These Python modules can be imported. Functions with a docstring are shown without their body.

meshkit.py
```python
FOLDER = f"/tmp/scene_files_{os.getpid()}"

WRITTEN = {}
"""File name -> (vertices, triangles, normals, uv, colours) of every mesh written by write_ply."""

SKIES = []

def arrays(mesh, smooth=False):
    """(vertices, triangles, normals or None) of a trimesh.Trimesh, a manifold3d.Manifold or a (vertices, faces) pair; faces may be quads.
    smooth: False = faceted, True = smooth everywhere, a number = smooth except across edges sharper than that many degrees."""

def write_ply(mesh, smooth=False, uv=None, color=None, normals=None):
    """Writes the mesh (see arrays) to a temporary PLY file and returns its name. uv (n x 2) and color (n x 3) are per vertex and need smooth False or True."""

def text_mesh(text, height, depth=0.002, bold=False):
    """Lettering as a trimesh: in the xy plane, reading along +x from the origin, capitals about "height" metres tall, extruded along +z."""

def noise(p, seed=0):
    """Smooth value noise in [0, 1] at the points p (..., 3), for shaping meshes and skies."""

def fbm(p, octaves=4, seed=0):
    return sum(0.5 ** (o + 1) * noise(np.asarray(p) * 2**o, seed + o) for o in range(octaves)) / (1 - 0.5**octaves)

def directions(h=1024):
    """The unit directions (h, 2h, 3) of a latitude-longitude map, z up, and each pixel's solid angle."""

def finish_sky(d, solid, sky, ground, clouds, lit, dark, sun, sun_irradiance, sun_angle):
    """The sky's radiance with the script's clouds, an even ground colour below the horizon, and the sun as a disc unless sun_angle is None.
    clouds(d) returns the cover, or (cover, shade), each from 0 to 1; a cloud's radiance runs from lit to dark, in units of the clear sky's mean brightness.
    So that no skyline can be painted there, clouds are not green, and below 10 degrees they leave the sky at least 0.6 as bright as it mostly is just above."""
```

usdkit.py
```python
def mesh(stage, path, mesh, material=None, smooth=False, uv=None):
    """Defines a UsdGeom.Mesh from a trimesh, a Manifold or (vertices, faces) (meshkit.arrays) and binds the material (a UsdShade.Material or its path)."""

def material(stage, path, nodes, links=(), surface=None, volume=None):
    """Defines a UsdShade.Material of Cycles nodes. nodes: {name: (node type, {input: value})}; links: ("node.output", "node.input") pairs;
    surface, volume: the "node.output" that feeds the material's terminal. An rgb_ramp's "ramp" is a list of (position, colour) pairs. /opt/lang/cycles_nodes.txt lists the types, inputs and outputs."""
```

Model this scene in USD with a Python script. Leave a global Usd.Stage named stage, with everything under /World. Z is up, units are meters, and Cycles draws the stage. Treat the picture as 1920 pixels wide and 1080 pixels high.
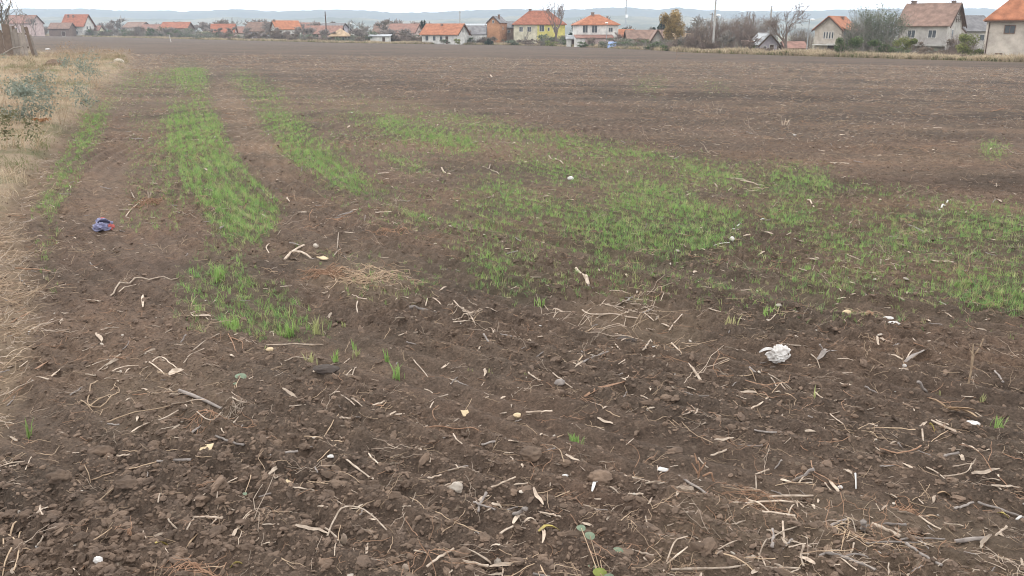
import math, numpy as np, trimesh, usdkit, meshkit
from pxr import Usd, UsdGeom, UsdLux, UsdShade, Gf, Sdf, Vt
from PIL import Image, ImageDraw, ImageFilter

stage = Usd.Stage.CreateInMemory()
UsdGeom.SetStageUpAxis(stage, 'Z')
UsdGeom.SetStageMetersPerUnit(stage, 1.0)
UsdGeom.Xform.Define(stage, '/World')
UsdGeom.Scope.Define(stage, '/World/Looks')

# ------------------------------------------------------------------ camera, sky, sun, exposure
F = 1600.0                      # focal length in pixels of the 1920 px wide photograph
EYE = np.array([0.0, 0.0, 1.65])
PITCH = math.atan((540 - 58) / F)
CP, SP = math.cos(PITCH), math.sin(PITCH)
EXPOSURE = 0.40
cam = UsdGeom.Camera.Define(stage, '/World/camera')
cam.CreateHorizontalApertureAttr(36.0)
cam.CreateVerticalApertureAttr(36.0 * 9 / 16)
cam.CreateFocalLengthAttr(36.0 * F / 1920)
cam.CreateClippingRangeAttr(Gf.Vec2f(0.05, 100000))
cam.CreateExposureAttr(EXPOSURE)
m4 = Gf.Matrix4d(1, 0, 0, 0, 0, SP, CP, 0, 0, -CP, SP, 0, 0, 0, 1.65, 1)
cam.AddTransformOp().Set(m4)

SUN_AZ, SUN_EL = math.radians(-40), math.radians(40)
sun_dir = np.array([math.sin(SUN_AZ) * math.cos(SUN_EL), math.cos(SUN_AZ) * math.cos(SUN_EL), math.sin(SUN_EL)])
sky_mat = usdkit.material(stage, '/World/Looks/overcast_sky', {
    'sky': ('sky_texture', {'sky_type': 'single_scattering', 'sun_disc': False, 'sun_elevation': SUN_EL, 'sun_rotation': SUN_AZ}),
    'co': ('texture_coordinate', {}),
    'n': ('noise_texture', {'scale': 2.2, 'detail': 4.0, 'roughness': 0.55}),
    'cloud': ('rgb_ramp', {'ramp': [(0.25, (13.2, 13.4, 13.8)), (0.75, (15.8, 15.8, 15.9))]}),
    'mx': ('mix_color', {'fac': 0.93, 'use_clamp': False}),
    'bg': ('background_shader', {'strength': 0.1}),
}, [('co.generated', 'n.vector'), ('n.fac', 'cloud.fac'), ('sky.color', 'mx.a'), ('cloud.color', 'mx.b'), ('mx.result', 'bg.color')], surface='bg.background')
dome = UsdLux.DomeLight.Define(stage, '/World/sky')
UsdShade.MaterialBindingAPI.Apply(dome.GetPrim()).Bind(sky_mat)
sun = UsdLux.DistantLight.Define(stage, '/World/sun')
sun.CreateNormalizeAttr(True)
sun.CreateIntensityAttr(0.4)
sun.CreateAngleAttr(18.0)
sun.CreateColorAttr(Gf.Vec3f(1.0, 0.97, 0.93))
zq = -sun_dir
rot = Gf.Rotation(Gf.Vec3d(0, 0, -1), Gf.Vec3d(*map(float, zq)))
sun.AddTransformOp().Set(Gf.Matrix4d().SetRotate(rot))

# ------------------------------------------------------------------ helpers: scene
used = {}
def numbered(path):
    if path not in used:
        used[path] = 0
        return path
    used[path] += 1
    return '%s_%03d' % (path, used[path])

def tag(prim, label=None, cat=None, group=None, kind=None):
    for k, v in (('label', label), ('category', cat), ('group', group), ('kind', kind)):
        if v:
            prim.SetCustomDataByKey(k, v)
    return prim

MATS = {}
def mat(name, c1, c2=None, scale=6.0, rough=0.9, detail=3.0, bump=0.0, bscale=40.0, rnd=0.0, spec=0.25, trans=0.0, obj=False, lo=0.35, hi=0.65):
    """A plain procedural surface: two tones by noise, a little relief, variation from copy to copy."""
    if name in MATS:
        return MATS[name]
    c2 = c2 or tuple(x * 0.8 for x in c1)
    nodes = {'geo': ('geometry', {}), 'co': ('texture_coordinate', {}), 'n': ('noise_texture', {'scale': scale, 'detail': detail, 'roughness': 0.6}),
             'r': ('rgb_ramp', {'ramp': [(lo, c1), (hi, c2)]}),
             'p': ('principled_bsdf', {'roughness': rough, 'specular_ior_level': spec})}
    src = 'co.object' if obj else 'geo.position'
    links = [(src, 'n.vector'), ('n.fac', 'r.fac')]
    col = 'r.color'
    if rnd:
        nodes['oi'] = ('object_info', {})
        nodes['mr'] = ('map_range', {'from_min': 0.0, 'from_max': 1.0, 'to_min': 1 - rnd, 'to_max': 1 + rnd})
        nodes['hv'] = ('hsv', {})
        links += [('oi.random', 'mr.value'), ('mr.result', 'hv.value'), (col, 'hv.color')]
        col = 'hv.color'
    links.append((col, 'p.base_color'))
    if bump:
        nodes['bn'] = ('noise_texture', {'scale': bscale, 'detail': 4.0, 'roughness': 0.65})
        nodes['b'] = ('bump', {'strength': 1.0, 'distance': bump})
        links += [(src, 'bn.vector'), ('bn.fac', 'b.height'), ('b.normal', 'p.normal')]
    surface = 'p.BSDF'
    if trans:
        nodes['t'] = ('translucent_bsdf', {})
        nodes['m'] = ('mix_closure', {'fac': trans})
        links += [(col, 't.color'), ('p.BSDF', 'm.closure1'), ('t.BSDF', 'm.closure2')]
        surface = 'm.closure'
    MATS[name] = usdkit.material(stage, '/World/Looks/' + name, nodes, links, surface=surface)
    return MATS[name]

class MB:
    """Collects triangles."""
    def __init__(self):
        self.v, self.f, self.n = [], [], 0
    def add(self, v, f):
        v, f = np.asarray(v, float), np.asarray(f, int)
        if f.shape[1] == 4:
            f = np.vstack([f[:, [0, 1, 2]], f[:, [0, 2, 3]]])
        self.v.append(v); self.f.append(f + self.n); self.n += len(v)
        return self
    def mesh(self, m):
        return self.add(np.array(m.vertices), np.array(m.faces))
    def box(self, x0, y0, z0, x1, y1, z1):
        v = np.array([[x, y, z] for z in (z0, z1) for y in (y0, y1) for x in (x0, x1)], float)
        f = [[0, 2, 3, 1], [4, 5, 7, 6], [0, 1, 5, 4], [2, 6, 7, 3], [0, 4, 6, 2], [1, 3, 7, 5]]
        return self.add(v, f)
    def arr(self):
        return np.vstack(self.v), np.vstack(self.f)

def tube(pts, radii, sides=5, cap=True, flat=1.0):
    p = np.asarray(pts, float)
    r = np.broadcast_to(np.asarray(radii, float), (len(p),))
    t = np.gradient(p, axis=0)
    t /= np.linalg.norm(t, axis=1, keepdims=True) + 1e-12
    ref = np.where(np.abs(t[:, 2:]) < 0.92, [0, 0, 1.0], [1.0, 0, 0])
    a = np.cross(t, ref); a /= np.linalg.norm(a, axis=1, keepdims=True) + 1e-12
    b = np.cross(t, a)
    ang = np.arange(sides) * 2 * np.pi / sides
    v = p[:, None] + r[:, None, None] * (np.cos(ang)[None, :, None] * a[:, None] + flat * np.sin(ang)[None, :, None] * b[:, None])
    i, j = np.meshgrid(np.arange(len(p) - 1), np.arange(sides), indexing='ij')
    q = np.stack([i * sides + j, (i + 1) * sides + j, (i + 1) * sides + (j + 1) % sides, i * sides + (j + 1) % sides], -1).reshape(-1, 4)
    v = v.reshape(-1, 3)
    f = np.vstack([q[:, [0, 1, 2]], q[:, [0, 2, 3]]])
    if cap and sides > 2:
        e = (len(p) - 1) * sides
        c = [[0, k, k + 1] for k in range(1, sides - 1)] + [[e, e + k + 1, e + k] for k in range(1, sides - 1)]
        f = np.vstack([f, c])
    return v, f

def xform(path, loc, yaw=0.0):
    x = UsdGeom.Xform.Define(stage, path)
    x.AddTranslateOp().Set(Gf.Vec3d(*map(float, loc)))
    if yaw:
        x.AddRotateZOp().Set(float(math.degrees(yaw)))
    return x.GetPrim()

def thing(name, label, cat, loc, yaw=0.0, group=None):
    return tag(xform(numbered('/World/' + name), loc, yaw), label, cat, group)

def part(name, mb, m, parent, smooth=False, label=None, kind=None):
    mesh = mb.arr() if isinstance(mb, MB) else mb
    p = usdkit.mesh(stage, numbered(str(parent.GetPath()) + '/' + name), mesh, m, smooth).GetPrim()
    return tag(p, label, kind=kind)

def solo(name, mb, m, label, cat, loc=None, group=None, smooth=False, kind=None):
    """A thing that is one mesh; the mesh is given in world coordinates, its origin is put at loc."""
    v, f = mb.arr() if isinstance(mb, MB) else mb
    v = np.asarray(v, float)
    if loc is not None:
        v = v - np.asarray(loc, float)
    ms = usdkit.mesh(stage, numbered('/World/' + name), (v, f), m, smooth)
    if loc is not None:
        ms.AddTranslateOp().Set(Gf.Vec3d(*map(float, loc)))
    return tag(ms.GetPrim(), label, cat, group, kind)

def quats(yaw, pitch, roll):
    cy, sy, cp, sp, cr, sr = np.cos(yaw / 2), np.sin(yaw / 2), np.cos(pitch / 2), np.sin(pitch / 2), np.cos(roll / 2), np.sin(roll / 2)
    return np.stack([cr * cp * cy + sr * sp * sy, sr * cp * cy - cr * sp * sy, cr * sp * cy + sr * cp * sy, cr * cp * sy - sr * sp * cy], -1)

def scatter(name, label, cat, protos, pos, yaw, pitch, roll, scale, which, part_name='piece'):
    """Uncountable small stuff: one PointInstancer."""
    pi = UsdGeom.PointInstancer.Define(stage, numbered('/World/' + name))
    path = str(pi.GetPath())
    rel = pi.CreatePrototypesRel()
    for k, (mesh, m, smooth) in enumerate(protos):
        pp = numbered(path + '/' + part_name)
        usdkit.mesh(stage, pp, mesh, m, smooth)
        rel.AddTarget(pp)
    pi.CreateProtoIndicesAttr(Vt.IntArray.FromNumpy(np.asarray(which, np.int32)))
    pi.CreatePositionsAttr(Vt.Vec3fArray.FromNumpy(np.asarray(pos, np.float32)))
    q = quats(np.asarray(yaw), np.asarray(pitch), np.asarray(roll)).astype(np.float32)
    pi.CreateOrientationsAttr(Vt.QuathArray([Gf.Quath(float(a), float(b), float(c), float(d)) for a, b, c, d in q]))
    s = np.asarray(scale, np.float32)
    if s.ndim == 1:
        s = np.repeat(s[:, None], 3, 1)
    pi.CreateScalesAttr(Vt.Vec3fArray.FromNumpy(np.ascontiguousarray(s)))
    return tag(pi.GetPrim(), label, cat, kind='stuff')

# ------------------------------------------------------------------ helpers: the lie of the land
GA, GB = -0.0140, -0.0090          # the field falls away gently to the front and to the right
def vnoise(x, y, seed=0):
    ix, iy = np.floor(x).astype(np.int64), np.floor(y).astype(np.int64)
    tx, ty = x - ix, y - iy
    tx, ty = tx * tx * tx * (tx * (tx * 6 - 15) + 10), ty * ty * ty * (ty * (ty * 6 - 15) + 10)
    def h(a, b):
        n = (a * 374761393 + b * 668265263 + seed * 144665 + 1013904223) & 0xFFFFFFFF
        n = ((n ^ (n >> 13)) * 1274126177) & 0xFFFFFFFF
        n = ((n ^ (n >> 16)) * 2246822519) & 0xFFFFFFFF
        return ((n ^ (n >> 15)) & 0xFFFFFF) / 16777215.0
    return (h(ix, iy) * (1 - tx) + h(ix + 1, iy) * tx) * (1 - ty) + (h(ix, iy + 1) * (1 - tx) + h(ix + 1, iy + 1) * tx) * ty

def fbm2(x, y, octaves=3, seed=0, gain=0.5):
    s, a, w = 0, 1.0, 0
    c, sn = math.cos(0.6), math.sin(0.6)
    for o in range(octaves):
        s = s + a * vnoise(x, y, seed + o * 7); w += a; a *= gain
        x, y = (x * c - y * sn) * 2.03 + 3.1, (x * sn + y * c) * 2.03 + 1.7
    return s / w

def plane(x, y):
    r = np.hypot(x, y)
    k = np.where(r > 420, (420 + 60 * (1 - np.exp(-(r - 420) / 60))) / np.maximum(r, 1e-6), 1.0)
    return (GA * x + GB * y) * k

def ray(px, py):
    u, v = (px - 960) / F, -(py - 540) / F
    return np.array([u, CP + v * SP, -SP + v * CP])

def hit(px, py):
    """Where the sight line through a pixel of the photograph meets the field."""
    d = ray(px, py)
    t = EYE[2] / (GA * d[0] + GB * d[1] - d[2])
    return EYE[:2] + t * d[:2]

def to_px(x, y, z):
    dz = z - EYE[2]
    depth = y * CP - dz * SP
    depth = np.where(np.abs(depth) < 1e-6, 1e-6, depth)
    return 960 + F * x / depth, 540 - F * (y * SP + dz * CP) / depth

def mpp(x, y):
    return (y * CP + (EYE[2] - plane(x, y)) * SP) / F     # metres per pixel of the photograph

def at(px, Y):
    """Ground point at distance Y straight ahead, seen in column px."""
    x = 0.0
    for _ in range(6):
        x = (px - 960) / F * (Y * CP + (EYE[2] - plane(x, Y)) * SP)
    return np.array([x, Y, float(plane(x, Y))])

# cover maps: what grows where on the ground, kept on a grid of bearing and depression
PADX, PADY = 500, 500
def cover(polys, blur):
    S = 4
    W, H = (1920 + 2 * PADX) // S, (1080 + 2 * PADY) // S
    im = Image.new('L', (W, H), 0)
    d = ImageDraw.Draw(im)
    for poly, val in polys:
        d.polygon([((x + PADX) / S, (y + PADY) / S) for x, y in poly], fill=int(255 * val))
    im = im.filter(ImageFilter.GaussianBlur(blur / S))
    return np.asarray(im, float) / 255
def look(cv, x, y):
    px, py = to_px(x, y, plane(x, y))
    i = np.clip(((py + PADY) / 4), 0, cv.shape[0] - 1).astype(int)
    j = np.clip(((px + PADX) / 4), 0, cv.shape[1] - 1).astype(int)
    return np.where(y > 0.6, cv[i, j], 0)

WHEAT = cover([
    ([(1000, 262), (1300, 298), (1600, 342), (1920, 395), (2400, 415), (2400, 480), (1500, 480), (1000, 350)], 0.36),
    ([(420, 140), (900, 228), (1100, 290), (1000, 345), (640, 300), (520, 200)], 0.13), ([(540, 330), (880, 345), (890, 480), (700, 420)], 0.13),
    ([(340, 440), (880, 470), (1500, 560), (2400, 560), (2400, 660), (1500, 610), (900, 545), (560, 500)], 0.09), ([(250, 180), (330, 180), (350, 430), (230, 430)], 0.14), ([(1000, 470), (1700, 470), (2400, 500), (2400, 600), (1500, 565), (1050, 550)], 0.2),
    # long dense strip at the left and its far end
    ([(318, 195), (392, 192), (408, 235), (440, 300), (478, 340), (525, 385), (500, 440), (470, 462), (420, 450), (385, 400), (345, 340), (318, 280), (312, 235)], 1.0),
    ([(318, 116), (350, 114), (384, 126), (386, 164), (340, 168), (322, 150)], 1.0),
    ([(345, 170), (388, 168), (396, 192), (360, 196)], 0.55),
    ([(285, 240), (310, 230), (316, 300), (345, 380), (330, 400), (285, 330)], 0.35),
    # thin strip at the far left
    ([(235, 140), (330, 135), (320, 160), (250, 165), (215, 195), (190, 240), (165, 290), (140, 335), (115, 385), (100, 420), (70, 410), (85, 350), (120, 290), (160, 225), (200, 180)], 0.5),
    ([(165, 200), (215, 185), (190, 240), (165, 285), (130, 280)], 0.75),
    ([(75, 370), (120, 370), (100, 410), (70, 410)], 0.5),
    ([(70, 430), (105, 430), (100, 540), (82, 540)], 0.22),
    ([(240, 170), (310, 165), (300, 230), (250, 240)], 0.14),
    # third strip, curving to the right
    ([(425, 135), (460, 138), (530, 170), (535, 205), (580, 245), (650, 300), (725, 362), (660, 350), (600, 335), (545, 305), (505, 255), (470, 195), (440, 160)], 0.62),
    ([(525, 260), (575, 270), (650, 318), (728, 368), (640, 352), (560, 310)], 1.0),
    ([(720, 362), (800, 400), (860, 436), (830, 445), (770, 425), (720, 385)], 0.45),
    # fourth and fifth strips
    ([(635, 205), (700, 215), (790, 235), (880, 258), (905, 280), (850, 282), (760, 262), (690, 240)], 0.85),
    ([(660, 180), (760, 195), (850, 212), (950, 232), (920, 240), (820, 222), (700, 200)], 0.4),
    ([(700, 285), (740, 288), (800, 318), (770, 328), (720, 305)], 0.6),
    ([(690, 180), (720, 185), (700, 240), (660, 210)], 0.2),
    ([(840, 212), (950, 232), (1130, 268), (1290, 300), (1420, 325), (1300, 335), (1120, 300), (960, 262), (850, 232)], 0.55),
    ([(960, 285), (1060, 300), (1110, 330), (1040, 330), (965, 310)], 0.6),
    ([(1060, 310), (1200, 320), (1280, 345), (1180, 350), (1080, 335)], 0.4),
    # broad sprouting area to the right
    ([(870, 340), (960, 335), (1010, 360), (1130, 350), (1230, 290), (1330, 320), (1460, 330), (1600, 345), (1720, 380), (1960, 410), (2400, 430), (2400, 600), (1960, 590), (1850, 575), (1720, 520), (1560, 480), (1420, 470), (1330, 490), (1240, 510), (1180, 540), (1080, 530), (960, 560), (880, 500), (820, 440)], 0.42),
    ([(1080, 385), (1200, 345), (1290, 360), (1380, 400), (1350, 470), (1240, 480), (1140, 470), (1040, 430)], 0.9),
    ([(880, 345), (960, 350), (1060, 385), (1180, 420), (1080, 430), (960, 400)], 0.7),
    ([(865, 470), (960, 485), (1000, 530), (930, 530), (870, 500)], 0.7),
    ([(1430, 395), (1520, 390), (1530, 425), (1440, 430)], 0.85),
    ([(1440, 335), (1540, 335), (1560, 365), (1460, 370)], 0.8),
    ([(1300, 300), (1390, 320), (1380, 345), (1270, 330)], 0.75),
    ([(1500, 445), (1620, 460), (1700, 475), (1600, 485), (1500, 470)], 0.65),
    ([(1600, 430), (1750, 430), (1780, 470), (1640, 470)], 0.6),
    ([(1780, 400), (1990, 430), (1990, 480), (1800, 455)], 0.75),
    ([(1480, 520), (1580, 515), (1640, 535), (1560, 560), (1480, 550)], 0.6),
    ([(1760, 520), (1990, 520), (1990, 590), (1850, 585), (1770, 560)], 0.75),
    ([(1600, 480), (1750, 490), (1800, 560), (1680, 560), (1600, 520)], 0.3),
    ([(1420, 300), (1560, 310), (1560, 330), (1420, 325)], 0.3),
    # bare gaps
    ([(1000, 345), (1120, 365), (1180, 385), (1120, 390), (1020, 365)], 0.1),
    ([(1280, 355), (1400, 370), (1400, 392), (1320, 390)], 0.18),
    ([(1380, 425), (1500, 440), (1500, 470), (1400, 455)], 0.12),
    ([(1560, 370), (1700, 365), (1720, 395), (1580, 395)], 0.2),
    ([(1010, 470), (1110, 480), (1100, 505), (1020, 505)], 0.15),
    # patch before the straw
    ([(410, 455), (500, 458), (480, 515), (570, 560), (640, 612), (600, 624), (430, 622), (335, 604), (335, 500)], 0.24),
    ([(380, 500), (435, 498), (450, 545), (400, 550), (370, 530)], 0.95),
    ([(340, 510), (460, 510), (540, 555), (610, 600), (590, 615), (440, 615), (350, 590)], 0.55),
    ([(405, 575), (460, 570), (475, 605), (415, 612)], 0.9),
    ([(500, 575), (545, 575), (550, 612), (505, 615)], 0.8),
    ([(640, 525), (800, 530), (820, 560), (660, 560)], 0.2),
    # faint green far out
    ([(880, 118), (930, 116), (935, 126), (880, 128)], 0.3),
    ([(1190, 150), (1250, 150), (1235, 172), (1195, 172)], 0.3),
    ([(1310, 155), (1380, 160), (1370, 170), (1310, 168)], 0.25),
    ([(1830, 270), (1880, 270), (1890, 292), (1840, 292)], 0.5),
], 9)
VERGE = cover([
    ([(-500, 92), (60, 102), (235, 104), (243, 120), (215, 150), (175, 172), (165, 205), (115, 250), (80, 300), (40, 350), (5, 400), (-500, 480)], 1.0),
], 10)
STRAWY = cover([
    ([(-500, 420), (25, 400), (45, 470), (62, 540), (60, 610), (45, 690), (15, 760), (-60, 860), (-500, 1080)], 0.95),
    ([(100, 260), (140, 265), (60, 400), (20, 420), (0, 380)], 0.45),
    ([(210, 105), (330, 120), (250, 160), (190, 200), (165, 190)], 0.35),
    ([(560, 500), (720, 490), (800, 540), (700, 560), (560, 530)], 0.6),
    ([(1040, 560), (1180, 545), (1330, 590), (1300, 650), (1130, 620)], 0.45), ([(1260, 900), (1500, 900), (1900, 980), (1900, 1080), (1200, 1080)], 0.35), ([(160, 670), (420, 690), (440, 800), (200, 810)], 0.3),
    ([(390, 150), (440, 160), (560, 320), (520, 330), (420, 230)], 0.35),
    ([(520, 150), (900, 230), (1040, 300), (1000, 300), (800, 240), (520, 170)], 0.3),
], 14)

FAR_SEG = [(-900, 640), (-400, 560), (-100, 480), (140, 430), (400, 314), (640, 250), (1000, 258), (1150, 200), (1300, 141), (1500, 121), (1700, 108), (1890, 98), (2400, 82), (3200, 62)]
def field_edge(px):
    return np.interp(px, [p for p, _ in FAR_SEG], [d for _, d in FAR_SEG])

def beyond(x, y):
    """1 past the far edge of the field, 0 on the field."""
    px, _ = to_px(x, np.maximum(y, 1.0), plane(x, y))
    e = field_edge(px)
    return np.where(y > 1, np.clip((y - e) / (0.015 * e) + 0.5, 0, 1), np.where(np.hypot(x, y) > 120, 1.0, 0.0))

def track(x, y):
    """Smooth, pressed strips left by the harrow and wheels, curving across the near field."""
    u = np.hypot(x - 8.9, y - 15.5)
    s = np.zeros_like(u)
    for c, w in ((14.75, 0.25), (13.45, 0.21), (12.1, 0.15), (16.4, 0.15), (18.0, 0.16)):
        s = np.maximum(s, np.exp(-((u + 0.12 * (vnoise(x * 0.6, y * 0.6, 12) - 0.5) - c) / w) ** 4))
    return s * (0.45 + 0.55 * fbm2(x * 0.9 + 5, y * 0.9, 2, 77))

def billow(x, y, seed, octaves=2):
    s, a, w = 0, 1.0, 0
    for o in range(octaves):
        s = s + a * np.abs(2 * vnoise(x, y, seed + 5 * o) - 1); w += a; a *= 0.5; x, y = x * 2.1 + 7.3, y * 2.1 + 2.9
    return 1 - s / w

def relief(x, y, r=None):
    r = np.hypot(x, y)
    near = np.clip((60 - r) / 30, 0, 1)
    v, st = look(VERGE, x, y), look(STRAWY, x, y)
    tr = track(x, y)
    rough = 0.55 + 0.9 * np.clip(fbm2(x * 0.55 + 11, y * 0.55 + 4, 2, 31) * 2 - 0.55, 0, 1)
    rough = rough * (1 - 0.75 * tr) * (1 - 0.7 * v)
    z = 0.05 * (fbm2(x * 0.45, y * 0.45, 2, 3) - 0.5) + 0.035 * (fbm2(x * 1.9, y * 1.9, 2, 8) - 0.5)
    row = np.hypot(x - 8.9, y - 15.5)
    z = z + (0.010 + 0.012 * vnoise(x * 0.7, y * 0.7, 19)) * np.sin(row * 2 * np.pi / 0.17 + 5 * fbm2(x * 0.8, y * 0.8, 2, 14)) * (1 - v)
    wx, wy = x + 0.03 * vnoise(x * 13, y * 13, 91), y + 0.03 * vnoise(x * 13, y * 13, 92)
    z = z + rough * (0.036 * (billow(wx * 7, wy * 7, 21) - 0.6) + 0.032 * (billow(wx * 19, wy * 19, 41) - 0.6) + 0.021 * (billow(wx * 46 + 3, wy * 46, 61, 2) - 0.6))
    z = z * near - 0.045 * tr * near
    z = z + 0.25 * v * np.clip(r / 30, 0, 1) + 0.06 * v * (fbm2(x * 0.6, y * 0.6, 3, 55) - 0.4)
    return z

def gz(x, y):
    x, y = np.atleast_1d(np.asarray(x, float)), np.atleast_1d(np.asarray(y, float))
    return plane(x, y) + relief(x, y)

def spot(px, py):
    x, y = hit(px, py)
    return np.array([x, y, float(gz(x, y)[0])])

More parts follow.
